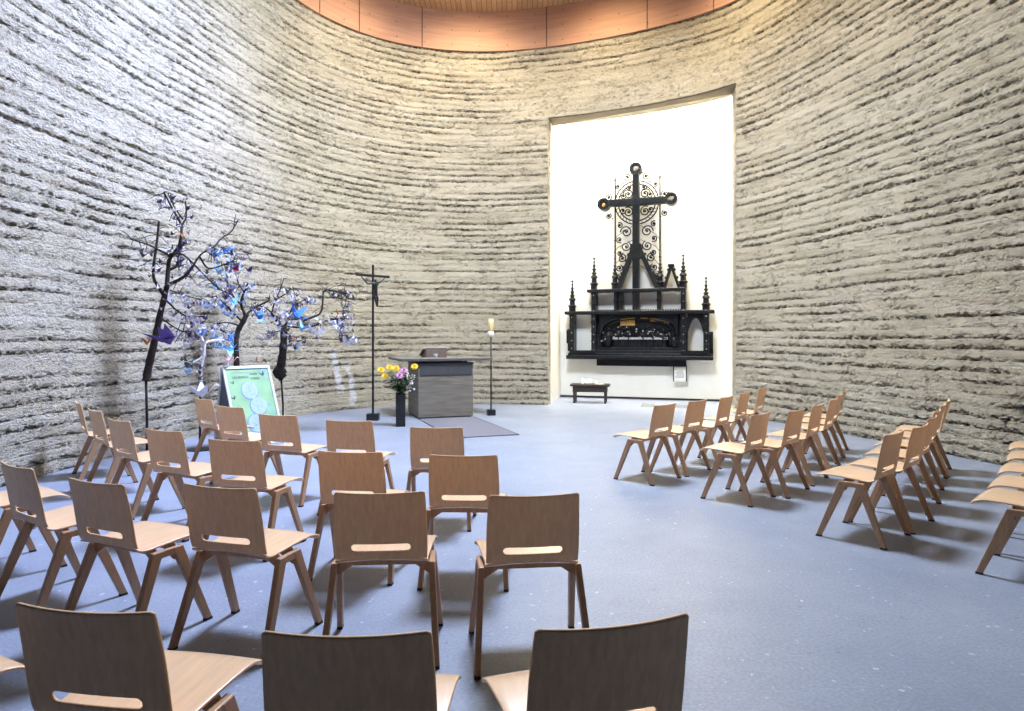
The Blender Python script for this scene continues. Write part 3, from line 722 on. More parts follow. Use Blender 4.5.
def post(xa, xb, ya, yb, name='post', dep=DEP):
    m = MB(); rpx(m, xa, xb, ya, yb, OFF * .3, OFF + dep)
    xc = (xa + xb) / 2; w = (xb - xa) / 2
    y = ya + 4
    while y < yb - 2:
        rpx(m, xc - w - .45, xc + w + .45, y, y + 1.0, OFF, OFF + dep + .02); y += 9.5
    o = m.build(name, M['ebony'], rt); bevel(o, .006, 1)
    m = MB(); y = ya + 6
    while y < yb - 3:
        c = NP  # small pale knobs up the carved face
        m.ball((rx(xc), -(OFF + dep + .004), nz(y)), .015, 6, 4, 1, .6, 1); y += 7.9
    m.build('carved_boss', M['silver'], o)
    return o
post(570.3, 574.7, 311, 353.3); post(704, 709, 311, 353.3)
post(592, 596.6, 289, 353.3); post(681, 686, 289, 353.3)
for xa, xb in ((614.2, 617.6), (618.6, 623), (657, 661)):
    m = MB(); rpx(m, xa, xb, 290, 313, OFF, OFF + DEP * .8); rpx(m, xa - .5, xb + .5, 300, 301.2, OFF, OFF + DEP); bevel(m.build('mullion', M['ebony'], rt), .006, 1)
m = MB(); rpx(m, 566, 714.5, 311, 314.3, OFF * .2, OFF + DEP + .07)
for i in range(34):
    if 0 <= i: rpx(m, 598 + i * 2.5, 599.3 + i * 2.5, 309.7, 311.2, OFF + DEP * .5, OFF + DEP + .05)
bevel(m.build('middle_shelf', M['ebony'], rt), .006, 1)
m = MB(); rpx(m, 588, 684, 289.2, 292.2, OFF * .2, OFF + DEP + .05); bevel(m.build('upper_shelf', M['ebony'], rt), .006, 1)
def spire(px, ytop, ybase, w=4.6):
    m = MB(); z0, z1 = nz(ybase), nz(ytop); hgt = z1 - z0; w = w * .0239 * .5 * 1.5
    prof = [(w, 0), (w, .16), (w * 1.25, .18), (w * 1.25, .21), (w * .8, .24), (w * .75, .36), (w * 1.1, .38), (w * .9, .43), (w * .6, .46)]
    for k in range(4):
        a = .48 + k * .11; q = w * (.62 - .13 * k)
        prof += [(q * .8, a), (q * 1.35, a + .03), (q * 1.2, a + .05), (q * .7, a + .07)]
    prof += [(w * .14, .92), (w * .38, .94), (w * .38, .965), (w * .1, .98), (w * .05, 1)]
    m.lathe([(r, z * hgt) for r, z in prof], (rx(px), -(OFF + DEP * .55), z0), 8)
    m.build('pinnacle', M['ebony'], rt)
for a in ((572.2, 278.6, 312, 4.6), (706, 278.6, 312, 4.8), (594, 256, 290, 4.6), (683.2, 256, 290, 4.8), (614.8, 257, 290, 4.2), (660, 256.5, 290, 4.4)): spire(*a)
def slope_bar(m, xa, ya, xb, yb, w, y0=OFF + .03, y1=OFF + DEP, crock=0):
    a = Vector((rx(xa), 0, nz(ya))); b = Vector((rx(xb), 0, nz(yb))); d = (b - a).normalized(); n = Vector((-d.z, 0, d.x)) * w * .0239 / 2
    m.hull([a + n + Vector((0, -y0, 0)), b + n + Vector((0, -y0, 0)), b - n + Vector((0, -y0, 0)), a - n + Vector((0, -y0, 0))], [a + n + Vector((0, -y1, 0)), b + n + Vector((0, -y1, 0)), b - n + Vector((0, -y1, 0)), a - n + Vector((0, -y1, 0))])
    for k in range(crock):
        q = a.lerp(b, (k + .6) / crock)
        for sg in (1,):
            m.ball(q + (n * 1.25 if n.z > 0 else -n * 1.25) + Vector((0, -(y0 + y1) / 2, 0)), .036, 6, 5)
m = MB(); slope_bar(m, 634.5, 246, 618.5, 289, 4.2, crock=7); slope_bar(m, 638, 246, 657.5, 289, 4.2, crock=7); rpx(m, 631.5, 641.5, 245, 259, OFF + .02, OFF + DEP + .03); m.build('centre_gable', M['ebony'], rt)
m = MB(); slope_bar(m, 671.2, 267, 664.2, 290, 2.4, crock=3); slope_bar(m, 671.2, 267, 679.5, 290, 2.4, crock=3); rpx(m, 668.2, 674.4, 266, 268.6); m.build('side_gable', M['ebony'], rt)
# cross
cxp, cyp = 636.2, 202.8
m = MB(); rpx(m, 632.9, 639.4, 170, 311, OFF + .06, OFF + DEP + .02); cross = bevel(m.build('cross_shaft', M['ebony'], rt), .012, 2)
m = MB(); rpx(m, 604, 671.5, 199.8, 206.4, OFF + .06, OFF + DEP + .02); bevel(m.build('cross_arm', M['ebony'], rt), .012, 2)
def disc_ring(m, px, py, r, y0, y1, n=28, rin=0):
    c = Vector((rx(px), 0, nz(py))); K = .0239
    po = [(c.x + r * K * math.cos(2 * PI * k / n), c.z + r * K * math.sin(2 * PI * k / n)) for k in range(n)]
    if rin:
        pi_ = [(c.x + rin * K * math.cos(2 * PI * k / n), c.z + rin * K * math.sin(2 * PI * k / n)) for k in range(n)]
        vs = [(a, -y0, b) for a, b in po] + [(a, -y0, b) for a, b in pi_] + [(a, -y1, b) for a, b in po] + [(a, -y1, b) for a, b in pi_]
        fs = []
        for k in range(n):
            j = (k + 1) % n; fs += [(k, j, n + j, n + k), (2 * n + k, 3 * n + k, 3 * n + j, 2 * n + j), (k, 2 * n + k, 2 * n + j, j), (n + k, n + j, 3 * n + j, 3 * n + k)]
        m.add(vs, fs)
    else: m.prism(po, lambda a, b, t: (a, -t, b), y0, y1)
for k, (px, py) in enumerate(((636.2, 171), (604.4, 204.2), (671.4, 202.6))):
    m = MB(); disc_ring(m, px, py, 5.9, OFF + .05, OFF + DEP + .03); disc_ring(m, px, py, 6.0, OFF + .05, OFF + DEP + .06, rin=4.4)
    o = m.build('roundel', M['ebony'], rt)
    m = MB(); 
    for q in range(5):
        a = rnd.uniform(0, 6.28); r = rnd.uniform(.3, 2.2) * .0239
        m.ball((rx(px) + r * math.cos(a), -(OFF + DEP + .035), nz(py) + r * math.sin(a)), .034, 7, 5, 1, .6, 1)
    m.build('carved_symbol', M['gold'] if k == 1 else M['stone'], o)
m = MB(); disc_ring(m, cxp, cyp, 5.4, OFF + .05, OFF + DEP + .05, 8); disc_ring(m, cxp, cyp, 3.2, OFF + .05, OFF + DEP + .08, 16, rin=1.8); m.build('crossing_boss', M['ebony'], rt)
m = MB()
for i in range(8):
    for sg in (-1, 1):
        slope_bar(m, cxp + sg * (8 + i * 2.6), 201.8, cxp + sg * (9.6 + i * 2.6), 204.4, .7, OFF + DEP + .01, OFF + DEP + .035)
for i in range(9): slope_bar(m, cxp - 1.4, 180 + i * 2.1, cxp + 1.4, 181.4 + i * 2.1, .7, OFF + DEP + .01, OFF + DEP + .035)
for i in range(38): slope_bar(m, cxp - 1.6, 212 + i * 2.5, cxp + 1.6, 213.6 + i * 2.5, .7, OFF + DEP + .01, OFF + DEP + .035)
m.build('twisted_carving', M['iron'], rt)
# wrought iron scrollwork behind the cross
yG = -(OFF + .06)
m = MB(); K = .0239
for px in (614.6, 659.6):
    m.tube([(rx(px), yG, nz(176)), (rx(px), yG, nz(262))], .020, 6)
    for y in range(180, 262, 6): m.ball((rx(px), yG, nz(y)), .024, 6, 4)
    m.tube([(rx(px) - .05, yG, nz(179)), (rx(px) + .05, yG, nz(179))], .010, 5)
def arc(m, px, py, r, a0, a1, rad=.0145):
    c = Vector((rx(px), yG, nz(py))); n = max(6, int(abs(a1 - a0) * 5))
    m.tube([c + Vector((math.cos(a0 + (a1 - a0) * i / n), 0, math.sin(a0 + (a1 - a0) * i / n))) * r * K for i in range(n + 1)], rad, 5)
def spiral(m, px, py, r, a0, turns, sgn, rad=.0145):
    c = Vector((rx(px), yG, nz(py))); n = int(turns * 16)
    m.tube([c + Vector((math.cos(a0 + sgn * 2 * PI * turns * i / n), 0, math.sin(a0 + sgn * 2 * PI * turns * i / n))) * r * K * (1 - .75 * i / n) for i in range(n + 1)], rad, 5)
    m.ball(c, 1.15 * K, 8, 6, 1, .5, 1)
for q in range(4):
    for r in (21.5, 18.2): arc(m, cxp, cyp, r, q * PI / 2 + .16, q * PI / 2 + PI / 2 - .16, .016)
    for i in range(7):
        a = q * PI / 2 + .22 + i * .19; c = Vector((rx(cxp), yG, nz(cyp)))
        m.tube([c + Vector((math.cos(a), 0, math.sin(a))) * 18.2 * K, c + Vector((math.cos(a + .1), 0, math.sin(a + .1))) * 21.5 * K], .008, 4)
for sg in (-1, 1):
    for dx, dy, r, a0, tn in ((8.5, -8.5, 5.2, 0, 1.5), (13.5, -7, 3.2, 2, 1.3), (7.5, -15, 3, 4, 1.3), (8.5, 9, 5.2, 1, 1.5), (14, 7.5, 3.2, 3, 1.3), (9.5, -25.4, 3.6, 1, 1.5), (28.4, -6.8, 3.6, 2, 1.5), (28.2, 12, 3.0, 2, 1.4),
                               (10.5, 29, 6, 0, 1.5), (10.8, 43.4, 5.2, 2, 1.5), (17, 22, 3, 1, 1.3), (17.5, 36.5, 3.2, 4, 1.3), (16.8, 50, 3, 3, 1.3), (14.8, 55.3, 4.6, 1, 1.5), (17.5, 65, 3.6, 2, 1.5), (19.2, 74, 2.8, 0, 1.4), (19.5, 82, 2.4, 4, 1.2), (18.8, -17, 2.4, 4, 1.2)):
        spiral(m, cxp + sg * dx, cyp + dy, r, a0 if sg > 0 else PI - a0, tn, sg, .0145)
    for dx, dy, a in ((25, -4, .5), (31, -4, 2), (6, -29, 1), (14, -29, 1), (24, 15, 1), (13, -20, 1), (32, -8, 0)):
        m.ball((rx(cxp + sg * dx), yG, nz(cyp + dy)), .02, 6, 4)
    for y0_, y1_ in ((226, 240), (240, 252), (252, 266), (266, 280)):
        m.tube([(rx(cxp + sg * 4), yG, nz(y0_)), (rx(cxp + sg * 12), yG, nz((y0_ + y1_) / 2 - 2)), (rx(cxp + sg * 19), yG, nz(y1_ - 5)), (rx(cxp + sg * 23), yG, nz(y1_))], .008, 4)
m.build('iron_scrollwork', M['iron'], rt)
# carved relief panel
m = MB(); rpx(m, 596, 681.5, 314, 348, OFF * .2, OFF + .06); rel = m.build('relief_panel', M['ebony'], rt)
m = MB()
def arch_pts(xa, xb, yb, yt, n=24, p=2.6):
    out = []
    for i in range(n + 1):
        t = -1 + 2 * i / n; out.append(((xa + xb) / 2 + t * (xb - xa) / 2, yb - (yb - yt) * (1 - abs(t) ** p) ** (1 / p)))
    return out
A_ = arch_pts(600, 678, 336, 317); B_ = arch_pts(603, 675, 338, 319.5)
ptsA = [(rx(x), -(OFF + DEP * .75), nz(y)) for x, y in A_]; m.tube(ptsA, .022, 6); ptsB = [(rx(x), -(OFF + DEP * .6), nz(y)) for x, y in B_]; m.tube(ptsB, .016, 6)
m.build('arch_moulding', M['ebony'], rel)
m = MB()
for i in range(24):   # spandrels above the arch
    (xa, ya), (xb, yb) = A_[i], A_[i + 1]
    z1 = nz(314.2); m.hull([(rx(xa), -OFF, nz(ya)), (rx(xb), -OFF, nz(yb)), (rx(xb), -(OFF + DEP * .72), nz(yb)), (rx(xa), -(OFF + DEP * .72), nz(ya))], [(rx(xa), -OFF, z1), (rx(xb), -OFF, z1), (rx(xb), -(OFF + DEP * .72), z1), (rx(xa), -(OFF + DEP * .72), z1)])
rpx(m, 596.6, 600.4, 336, 347.5, OFF, OFF + DEP * .72); rpx(m, 677.6, 681.4, 336, 347.5, OFF, OFF + DEP * .72)
m.build('spandrel', M['ebony'], rel)
m = MB()
for xa, xb, ya, yb in ((620, 634.5, 317.8, 325.5), (640, 648, 317.6, 319), (650, 668, 318, 321.5), (664, 669, 321, 324)): rpx(m, xa, xb, ya, yb, OFF + .06, OFF + .075)
m.build('gilded_ground', M['gold'], rel)['label'] = 'gilded background behind the carved figures'
m = MB(); rpx(m, 613, 668, 337.3, 339.4, OFF + .05, OFF + DEP * .85); m.build('carved_table', M['silver'], rel)['label'] = 'pale table top in the relief'
m = MB(); rpx(m, 615, 666, 339.4, 347, OFF + .05, OFF + DEP * .7)
for i in range(13): m.tube([(rx(616 + i * 4.1), -(OFF + DEP * .72), nz(339.6)), (rx(616 + i * 4.1 + rnd.uniform(-.6, .6)), -(OFF + DEP * .74), nz(346.5))], .022, 5)
m.build('table_cloth', M['ebony'], rel)
figs = [(604.5, 333), (609, 329), (614.5, 330.5), (619, 327.5), (624, 329.5), (629, 328), (636.5, 325.5), (643, 329.5), (648, 327.5), (653, 330), (658, 328), (663.5, 330.5), (669, 329.5), (673.5, 334)]
for i, (px, py) in enumerate(figs):
    m = MB(); yy = -(OFF + .06 + .07 * (i % 2)); lean = rnd.uniform(-1.6, 1.6)
    x0, z0 = rx(px), nz(py); zb = nz(341 if 2 <= i <= 11 else 347)
    m.tube([(x0 + lean * K, yy, zb), (x0 + lean * .5 * K, yy, (zb + z0) / 2), (x0, yy - .01, z0 - .075), (x0, yy - .01, z0 - .05)], [.075, .085, .062, .025], 9)
    m.ball((x0, yy - .02, z0), .042, 9, 7, .85, .9, 1.1)
    for sg in (-1, 1):
        m.tube([(x0 + sg * .06, yy - .01, z0 - .085), (x0 + sg * .10, yy - .05, z0 - .18), (x0 + sg * rnd.uniform(.0, .09), yy - .09, z0 - rnd.uniform(.08, .2))], [.026, .021, .014], 6)
    o = m.build('carved_figure', M['ebony'], rel, True)
m = MB()
for i in range(26):
    px, py = rnd.choice(figs); m.ball((rx(px + rnd.uniform(-3, 3)), -(OFF + .20), nz(py + rnd.uniform(-1, 9))), rnd.uniform(.012, .022), 6, 4)
m.build('pale_flecks', M['silver'], rel)['kind'] = 'stuff'  # small pale balls scattered over the carved figures
# end figures seated in front of the table, right pointed opening, side buttresses
m = MB()
W0, W1 = 687.6, 703.6
n = 14; lo = []
for i in range(n + 1):
    t = i / n; lo.append((W0 + (695.5 - W0) * t, 334 - (334 - 318.5) * math.sin(t * PI / 2) ** .8))
ro = [(2 * 695.6 - x, y) for x, y in lo[::-1]]
pl = lo + ro[1:]
for i in range(len(pl) - 1):
    (xa, ya), (xb, yb) = pl[i], pl[i + 1]; z1 = nz(314.2)
    m.hull([(rx(xa), -OFF, nz(ya)), (rx(xb), -OFF, nz(yb)), (rx(xb), -(OFF + DEP * .8), nz(yb)), (rx(xa), -(OFF + DEP * .8), nz(ya))], [(rx(xa), -OFF, z1), (rx(xb), -OFF, z1), (rx(xb), -(OFF + DEP * .8), z1), (rx(xa), -(OFF + DEP * .8), z1)])
rpx(m, 685.8, 687.8, 318, 353, OFF, OFF + DEP * .8); rpx(m, 703.4, 705, 318, 353, OFF, OFF + DEP * .8); rpx(m, 686, 705, 350.2, 353.3, OFF, OFF + DEP)
m.build('pointed_arch', M['ebony'], rt)
m = MB(); rpx(m, 574.4, 592.4, 350.6, 353.4, OFF, OFF + DEP); m.build('sill', M['ebony'], rt)
for xa, xb, ya, yb in ((567, 570.6, 330, 343.5), (708.6, 713.2, 333, 347.5)):
    m = MB(); rpx(m, xa, xb, ya, yb, OFF, OFF + DEP * .9); rpx(m, xa + .6, xb, ya - 1.2, ya, OFF, OFF + DEP * .8); rpx(m, xa + .6, xb, yb, yb + 8, OFF, OFF + DEP * .6); bevel(m.build('side_console', M['ebony'], rt), .01, 2)
m = MB()
for px in (572.5, 594.3, 683.5, 706.5):
    for py in (318, 330, 347): m.box((rx(px), -.05, nz(py)), (.05, .12, .05))
for py in (180, 230, 280): m.box((rx(cxp), -.08, nz(py)), (.05, .18, .05))
m.build('wall_bracket', M['iron'], rt)
# framed notice under the retable
ps = thing('wall_notice', 'small white notice between two dark rods below the altarpiece', 'notice', NP(nu(680, .14), .14, nz(374)), -PHI)
m = MB(); m.box((0, 0, 0), (.27, .012, .30)); m.build('panel', M['wax'], ps)
for sx in (-1, 1):
    m = MB(); m.box((sx * .145, 0, .03), (.022, .03, .38)); m.build('rod', M['black'], ps)
m = MB()
for i in range(7): m.box((rnd.uniform(-.02, .01), -.008, .11 - i * .028), (rnd.uniform(.13, .21), .003, .010))
m.build('printed_lines', M['text'], ps)

# ------------------------------------------------------------------ bench in the niche, lights, floor grates
pb = (floor_at(575.3, 15.2) + floor_at(605, 15.06)) / 2
bn = thing('low_bench', 'small dark wooden bench in the niche below the altarpiece', 'bench', pb + NN * -.02, -R(11))
m = MB(); m.box((0, 0, .40), (.88, .44, .045)); bevel(m.build('bench_top', M['benchw'], bn), .008)
m = MB(); m.box((0, -.17, .315), (.76, .025, .13)); m.box((0, .17, .315), (.76, .025, .13)); m.box((-.37, 0, .315), (.025, .34, .13)); m.box((.37, 0, .315), (.025, .34, .13)); m.build('apron', M['benchw'], bn)
for sx in (-1, 1):
    for sy in (-1, 1):
        m = MB(); m.hull([(sx * .345 - .022, sy * .165 - .022, 0), (sx * .345 + .022, sy * .165 - .022, 0), (sx * .345 + .022, sy * .165 + .022, 0), (sx * .345 - .022, sy * .165 + .022, 0)], [(sx * .345 - .03, sy * .165 - .028, .39), (sx * .345 + .03, sy * .165 - .028, .39), (sx * .345 + .03, sy * .165 + .028, .39), (sx * .345 - .03, sy * .165 + .028, .39)])
        m.build('leg', M['benchw'], bn)
for (x, y, h_, lab) in ((-.17, -.02, .12, 'white candle on the low bench, leftmost'), (-.085, .03, .09, 'white candle on the low bench, second from left'), (-.005, -.03, .11, 'white candle on the low bench, third from left'), (.14, -.04, .07, 'short white candle on the low bench, rightmost')):
    q = bn.location + Matrix.Rotation(-R(11), 3, 'Z') @ Vector((x, y, .4225))
    c = thing('votive_candle', lab, 'candle', q, 0, 'white candles on the low bench')
    m = MB(); m.lathe([(.028, 0), (.03, .01), (.03, h_), (.006, h_ + .003)], n=14); m.build('wax', M['wax'], c, True)
    m = MB(); m.tube([(0, 0, h_), (.001, 0, h_ + .018)], .003, 5); m.build('wick', M['gap'], c)
sl = thing('folded_leaflet', 'white leaflet lying at the right of the low bench', 'leaflet', bn.location + Matrix.Rotation(-R(11), 3, 'Z') @ Vector((.24, -.05, .4225)), R(20))
m = MB(); m.hull([(-.06, -.05, 0), (.06, -.05, 0), (.06, .05, 0), (-.06, .05, 0)], [(-.06, -.05, .004), (.06, -.05, .012), (.06, .05, .012), (-.06, .05, .004)]); m.build('sheet', M['wax'], sl)
for px, d, lab in ((648, 14.55, 'grey floor grate in front of the niche, left one'), (681, 14.3, 'grey floor grate in front of the niche, right one')):
    g = thing('floor_grate', lab, 'floor grate', floor_at(px, d), -R(14), 'floor grates at the niche')
    m = MB(); 
    for x in (-.145, .145): m.box((x, 0, .004), (.012, .62, .010))
    for y in (-.305, .305): m.box((0, y, .004), (.30, .012, .010))
    m.build('rim', M['grate'], g)
    m = MB(); 
    for i in range(14): m.box((0, -.27 + i * .0415, .004), (.28, .016, .007))
    m.build('slats', M['grate'], g)
    m = MB(); m.box((0, 0, .001), (.28, .60, .002)); m.build('pit', M['slate'], g)
# rubble stones set in the right wall
for px, py, r, lab in ((765, 384.5, .055, 'pale rubble stone sticking out of the wall'), (1021, 406, .045, 'dark rubble stone'), (1006, 421, .025, 'dark rubble stone'), (777, 380, .03, 'pale rubble stone')):
    t = (px - CX) / F; cand = np.abs(curve[:, 0] - t * curve[:, 1]) + 100 * (curve[:, 0] < 3) + 100 * (curve[:, 1] < 2)
    k = int(np.argmin(cand)); q = wall_xy(np.array(SL[k])); z = H + (HY - py) / F * q[1]
    m = MB(); m.ball((0, 0, 0), r, 12, 8, 1.3, 1, .55)
    m.v = [tuple(Vector(v) * (1 + .25 * (rnd.random() - .5))) for v in m.v]
    m.v = [(v[0] + q[0], v[1] + q[1], v[2] + z) for v in m.v]
    o = m.build('rubble_stone', M['rock'] if 'pale' in lab else M['slate'], wr, True); o['label'] = lab

# ------------------------------------------------------------------ A-board
hA = Vector((.74, -.67, 0)).normalized(); sA = Vector((.67, .74, 0)).normalized()
pA = at(245.5, 366, 9.2); zA = pA.z
ab = thing('a_board_sign', 'folding pavement sign with pale green poster beside the crane trees', 'sign', (pA.x, pA.y, 0), math.atan2(sA.y, sA.x))
WA = .335; SPF, SPR = .48, .22
# local: x right across the poster, -y forward
def face_pt(u, v, off, side=-1):                       # v=1 top, 0 bottom
    SP = SPF if side < 0 else SPR
    n = Vector((0, side * zA, SP)).normalized()
    return Vector((u, side * (SP * (1 - v) + .012), zA * v)) + Vector((0, n.y, n.z)) * off
def face_box(m, u0, u1, v0, v1, o0, o1, side=-1):
    c = [(u0, v0), (u1, v0), (u1, v1), (u0, v1)]
    m.hull([face_pt(a, b, o0, side) for a, b in c], [face_pt(a, b, o1, side) for a, b in c])
for side, nm in ((-1, 'front_frame'), (1, 'rear_frame')):
    m = MB(); fw = .034
    face_box(m, -WA, -WA + fw, 0, 1, -.012, .014, side); face_box(m, WA - fw, WA, 0, 1, -.012, .014, side); face_box(m, -WA + fw, WA - fw, .965, 1, -.012, .014, side); face_box(m, -WA + fw, WA - fw, .06, .095, -.012, .014, side)
    o = bevel(m.build(nm, M['alu'], ab), .004, 1)
    m = MB(); face_box(m, -WA + fw, WA - fw, .095, .965, -.01, -.002, side); m.build('backing_board', M['darkboard'], o)
m = MB(); 
for sx in (-1, 1): m.hull([(sx * WA - .006 - sx * .012, -.24, .30), (sx * WA + .006 - sx * .012, -.24, .30), (sx * WA + .006 - sx * .012, .14, .30), (sx * WA - .006 - sx * .012, .14, .30)], [(sx * WA - .006 - sx * .012, -.24, .32), (sx * WA + .006 - sx * .012, -.24, .32), (sx * WA + .006 - sx * .012, .14, .32), (sx * WA - .006 - sx * .012, .14, .32)])
m.build('stay_bar', M['black'], ab)
m = MB()
for sx in (-1,): m.hull([(sx * (WA - .02), -.02, zA - .02), (sx * (WA - .028), -.02, zA - .02), (sx * (WA - .028), -.16, zA * .5), (sx * (WA - .02), -.16, zA * .5)], [(sx * (WA - .02), .02, zA - .02), (sx * (WA - .028), .02, zA - .02), (sx * (WA - .028), .16, zA * .5), (sx * (WA - .02), .16, zA * .5)])
m.build('side_gusset', M['darkboard'], ab)
m = MB(); face_box(m, -WA + .036, WA - .036, .097, .955, -.002, .002); po = m.build('poster', M['poster'], ab)
def pdisc(m, u, v, r, o1, n=26, lo=.002):
    m.hull([face_pt(u + r * math.cos(2 * PI * k / n), v + r / zA * math.sin(2 * PI * k / n), lo) for k in range(n)], [face_pt(u + r * math.cos(2 * PI * k / n), v + r / zA * math.sin(2 * PI * k / n), o1) for k in range(n)])
for u, v in ((-.02, .70), (.06, .51), (-.02, .31)):
    m = MB(); pdisc(m, u, v, .122, .0026); rr_ = m.build('disc_rim', M['inkblue'], po)
    m = MB(); pdisc(m, u + .006, v + .006, .112, .0032); pic = m.build('round_picture', M['posterw'], po)
    m = MB()
    for i in range(16):
        a = rnd.uniform(0, 6.28); r = rnd.uniform(0, .085); uu, vv = u + r * math.cos(a), v + r * math.sin(a) / zA
        pdisc(m, uu, vv, rnd.uniform(.004, .012), .0036, 7, .003)
    m.build('picture_marks', M['posterb'], pic)
def scribble(m, u0, u1, v, h_):
    u = u0
    while u < u1:
        w = rnd.uniform(.006, .012); face_box(m, u, u + w * .5, v, v + h_ / zA, .002, .003)
        if rnd.random() < .7: face_box(m, u, u + w, v + rnd.choice((0, .5, .85)) * h_ / zA, v + (rnd.choice((0, .5, .85)) + .18) * h_ / zA + .002, .002, .003)
        u += w + .005
for a_ in ((-.22, .0, .855, .026), (.03, .14, .892, .024), (.03, .16, .835, .026)):
    m = MB(); scribble(m, *a_); face_box(m, a_[0], a_[1], a_[2] - .002, a_[2] + .001, .002, .0028); m.build('heading', M['ink'], po)
for a_ in ((-.22, .02, .915, .016), (-.12, .0, .15, .012)):
    m = MB(); scribble(m, *a_); face_box(m, a_[0], a_[1], a_[2] - .002, a_[2] + .001, .002, .0028); m.build('small_print', M['text'], po)
def bird(m, u, v, s, fl=1):
    for tri in (((-1.2, .2), (0, -.5), (.4, .4)), ((0, -.5), (1.2, 1.2), (.4, .3)), ((-.2, .3), (.1, 1.3), (.5, .2)), ((-.9, .15), (-1.5, .8), (-.6, .3))):
        c = [(u + fl * a * s, v + b * s / zA) for a, b in tri]
        m.hull([face_pt(a, b, .002) for a, b in c], [face_pt(a, b, .004) for a, b in c])
for u, v, s, c, fl in ((.215, .89, .042, 'ink', 1), (-.225, .80, .03, 'papere', 1), (-.25, .62, .034, 'ink', 1), (.14, .30, .034, 'ink', -1), (.23, .29, .034, 'ink', 1), (-.03, .20, .014, 'papere', 1)):
    m = MB(); bird(m, u, v, s, fl); m.build('bird_print', M[c], po)
m = MB()
for u, v, r in ((.225, .92, .04), (.25, .86, .025), (-.21, .45, .03), (-.20, .34, .04), (.22, .52, .022), (.235, .43, .024)): pdisc(m, u, v, r, .0022, 10)
m.build('blue_blots', M['posterb'], po)

# ------------------------------------------------------------------ trees hung with paper cranes
def crane_mesh(mat, seed, s):
    r = random.Random(seed); m = MB()
    w = r.uniform(.55, 1.0); up = r.uniform(.25, .9)
    b0, b1 = Vector((-.35, 0, 0)), Vector((.35, 0, 0)); keel = Vector((0, 0, -.32)); ridge = Vector((0, 0, .22))
    sl_, sr = Vector((0, .17, .0)), Vector((0, -.17, .0))
    neck, head, beak = Vector((.85, 0, .62)), Vector((.93, 0, .58)), Vector((1.18, 0, .40)); tail = Vector((-1.05, 0, .72))
    wl_, wr_ = Vector((r.uniform(-.15, .15), w, up)), Vector((r.uniform(-.15, .15), -w, up))
    vs = [b0, b1, keel, ridge, sl_, sr, neck, beak, tail, wl_, wr_, Vector((.30, 0, -.10)), Vector((-.30, 0, -.10)), Vector((.1, .06, .05)), Vector((.1, -.06, .05)), Vector((-.1, .06, .05)), Vector((-.1, -.06, .05)), Vector((.80, .03, .50)), Vector((.80, -.03, .50))]
    fs = [(0, 4, 2), (4, 1, 2), (1, 5, 2), (5, 0, 2), (0, 3, 4), (4, 3, 1), (1, 3, 5), (5, 3, 0),
          (1, 17, 6), (1, 6, 18), (11, 17, 1), (11, 1, 18), (11, 6, 17), (11, 18, 6), (6, 17, 7), (6, 7, 18), (17, 18, 7),
          (0, 4, 8), (0, 8, 5), (12, 8, 4), (12, 5, 8), (0, 9, 15), (13, 9, 1), (15, 9, 13), (1, 9, 0), (0, 16, 10), (14, 1, 10), (16, 14, 10), (1, 0, 10)]
    m.add([v * s for v in vs], fs)
    me = bpy.data.meshes.new('paper_crane'); me.from_pydata(m.v, [], m.f); me.update(); me.materials.append(mat); return me
CM = {}
for c in ('paperw', 'paperl', 'paperp', 'paperv', 'paperb', 'papers', 'paperg', 'papero', 'paperr', 'papern', 'papere'):
    CM[c] = [crane_mesh(M[c], i * 7 + len(c), 1.0) for i in range(3)]
CN = dict(paperw='white', paperl='lavender', paperp='dark purple', paperv='violet', paperb='blue', papers='sky blue', paperg='grey', papero='orange', paperr='red', papern='pink', papere='green')
def crane(p, col, size, label, group=None, rot=None):
    o = bpy.data.objects.new('paper_crane', rnd.choice(CM[col])); COL.objects.link(o); o.location = p; o.scale = (size,) * 3
    o.rotation_euler = rot if rot else (rnd.uniform(-.6, .6), rnd.uniform(-.6, .6), rnd.uniform(0, 6.28))
    return tag(o, label, 'paper crane', group)
def sm_path(P, it=2):
    for _ in range(it):
        Q = [P[0]]
        for a, b in zip(P[:-1], P[1:]): Q += [a.lerp(b, .25), a.lerp(b, .75)]
        P = Q + [P[-1]]
    return P
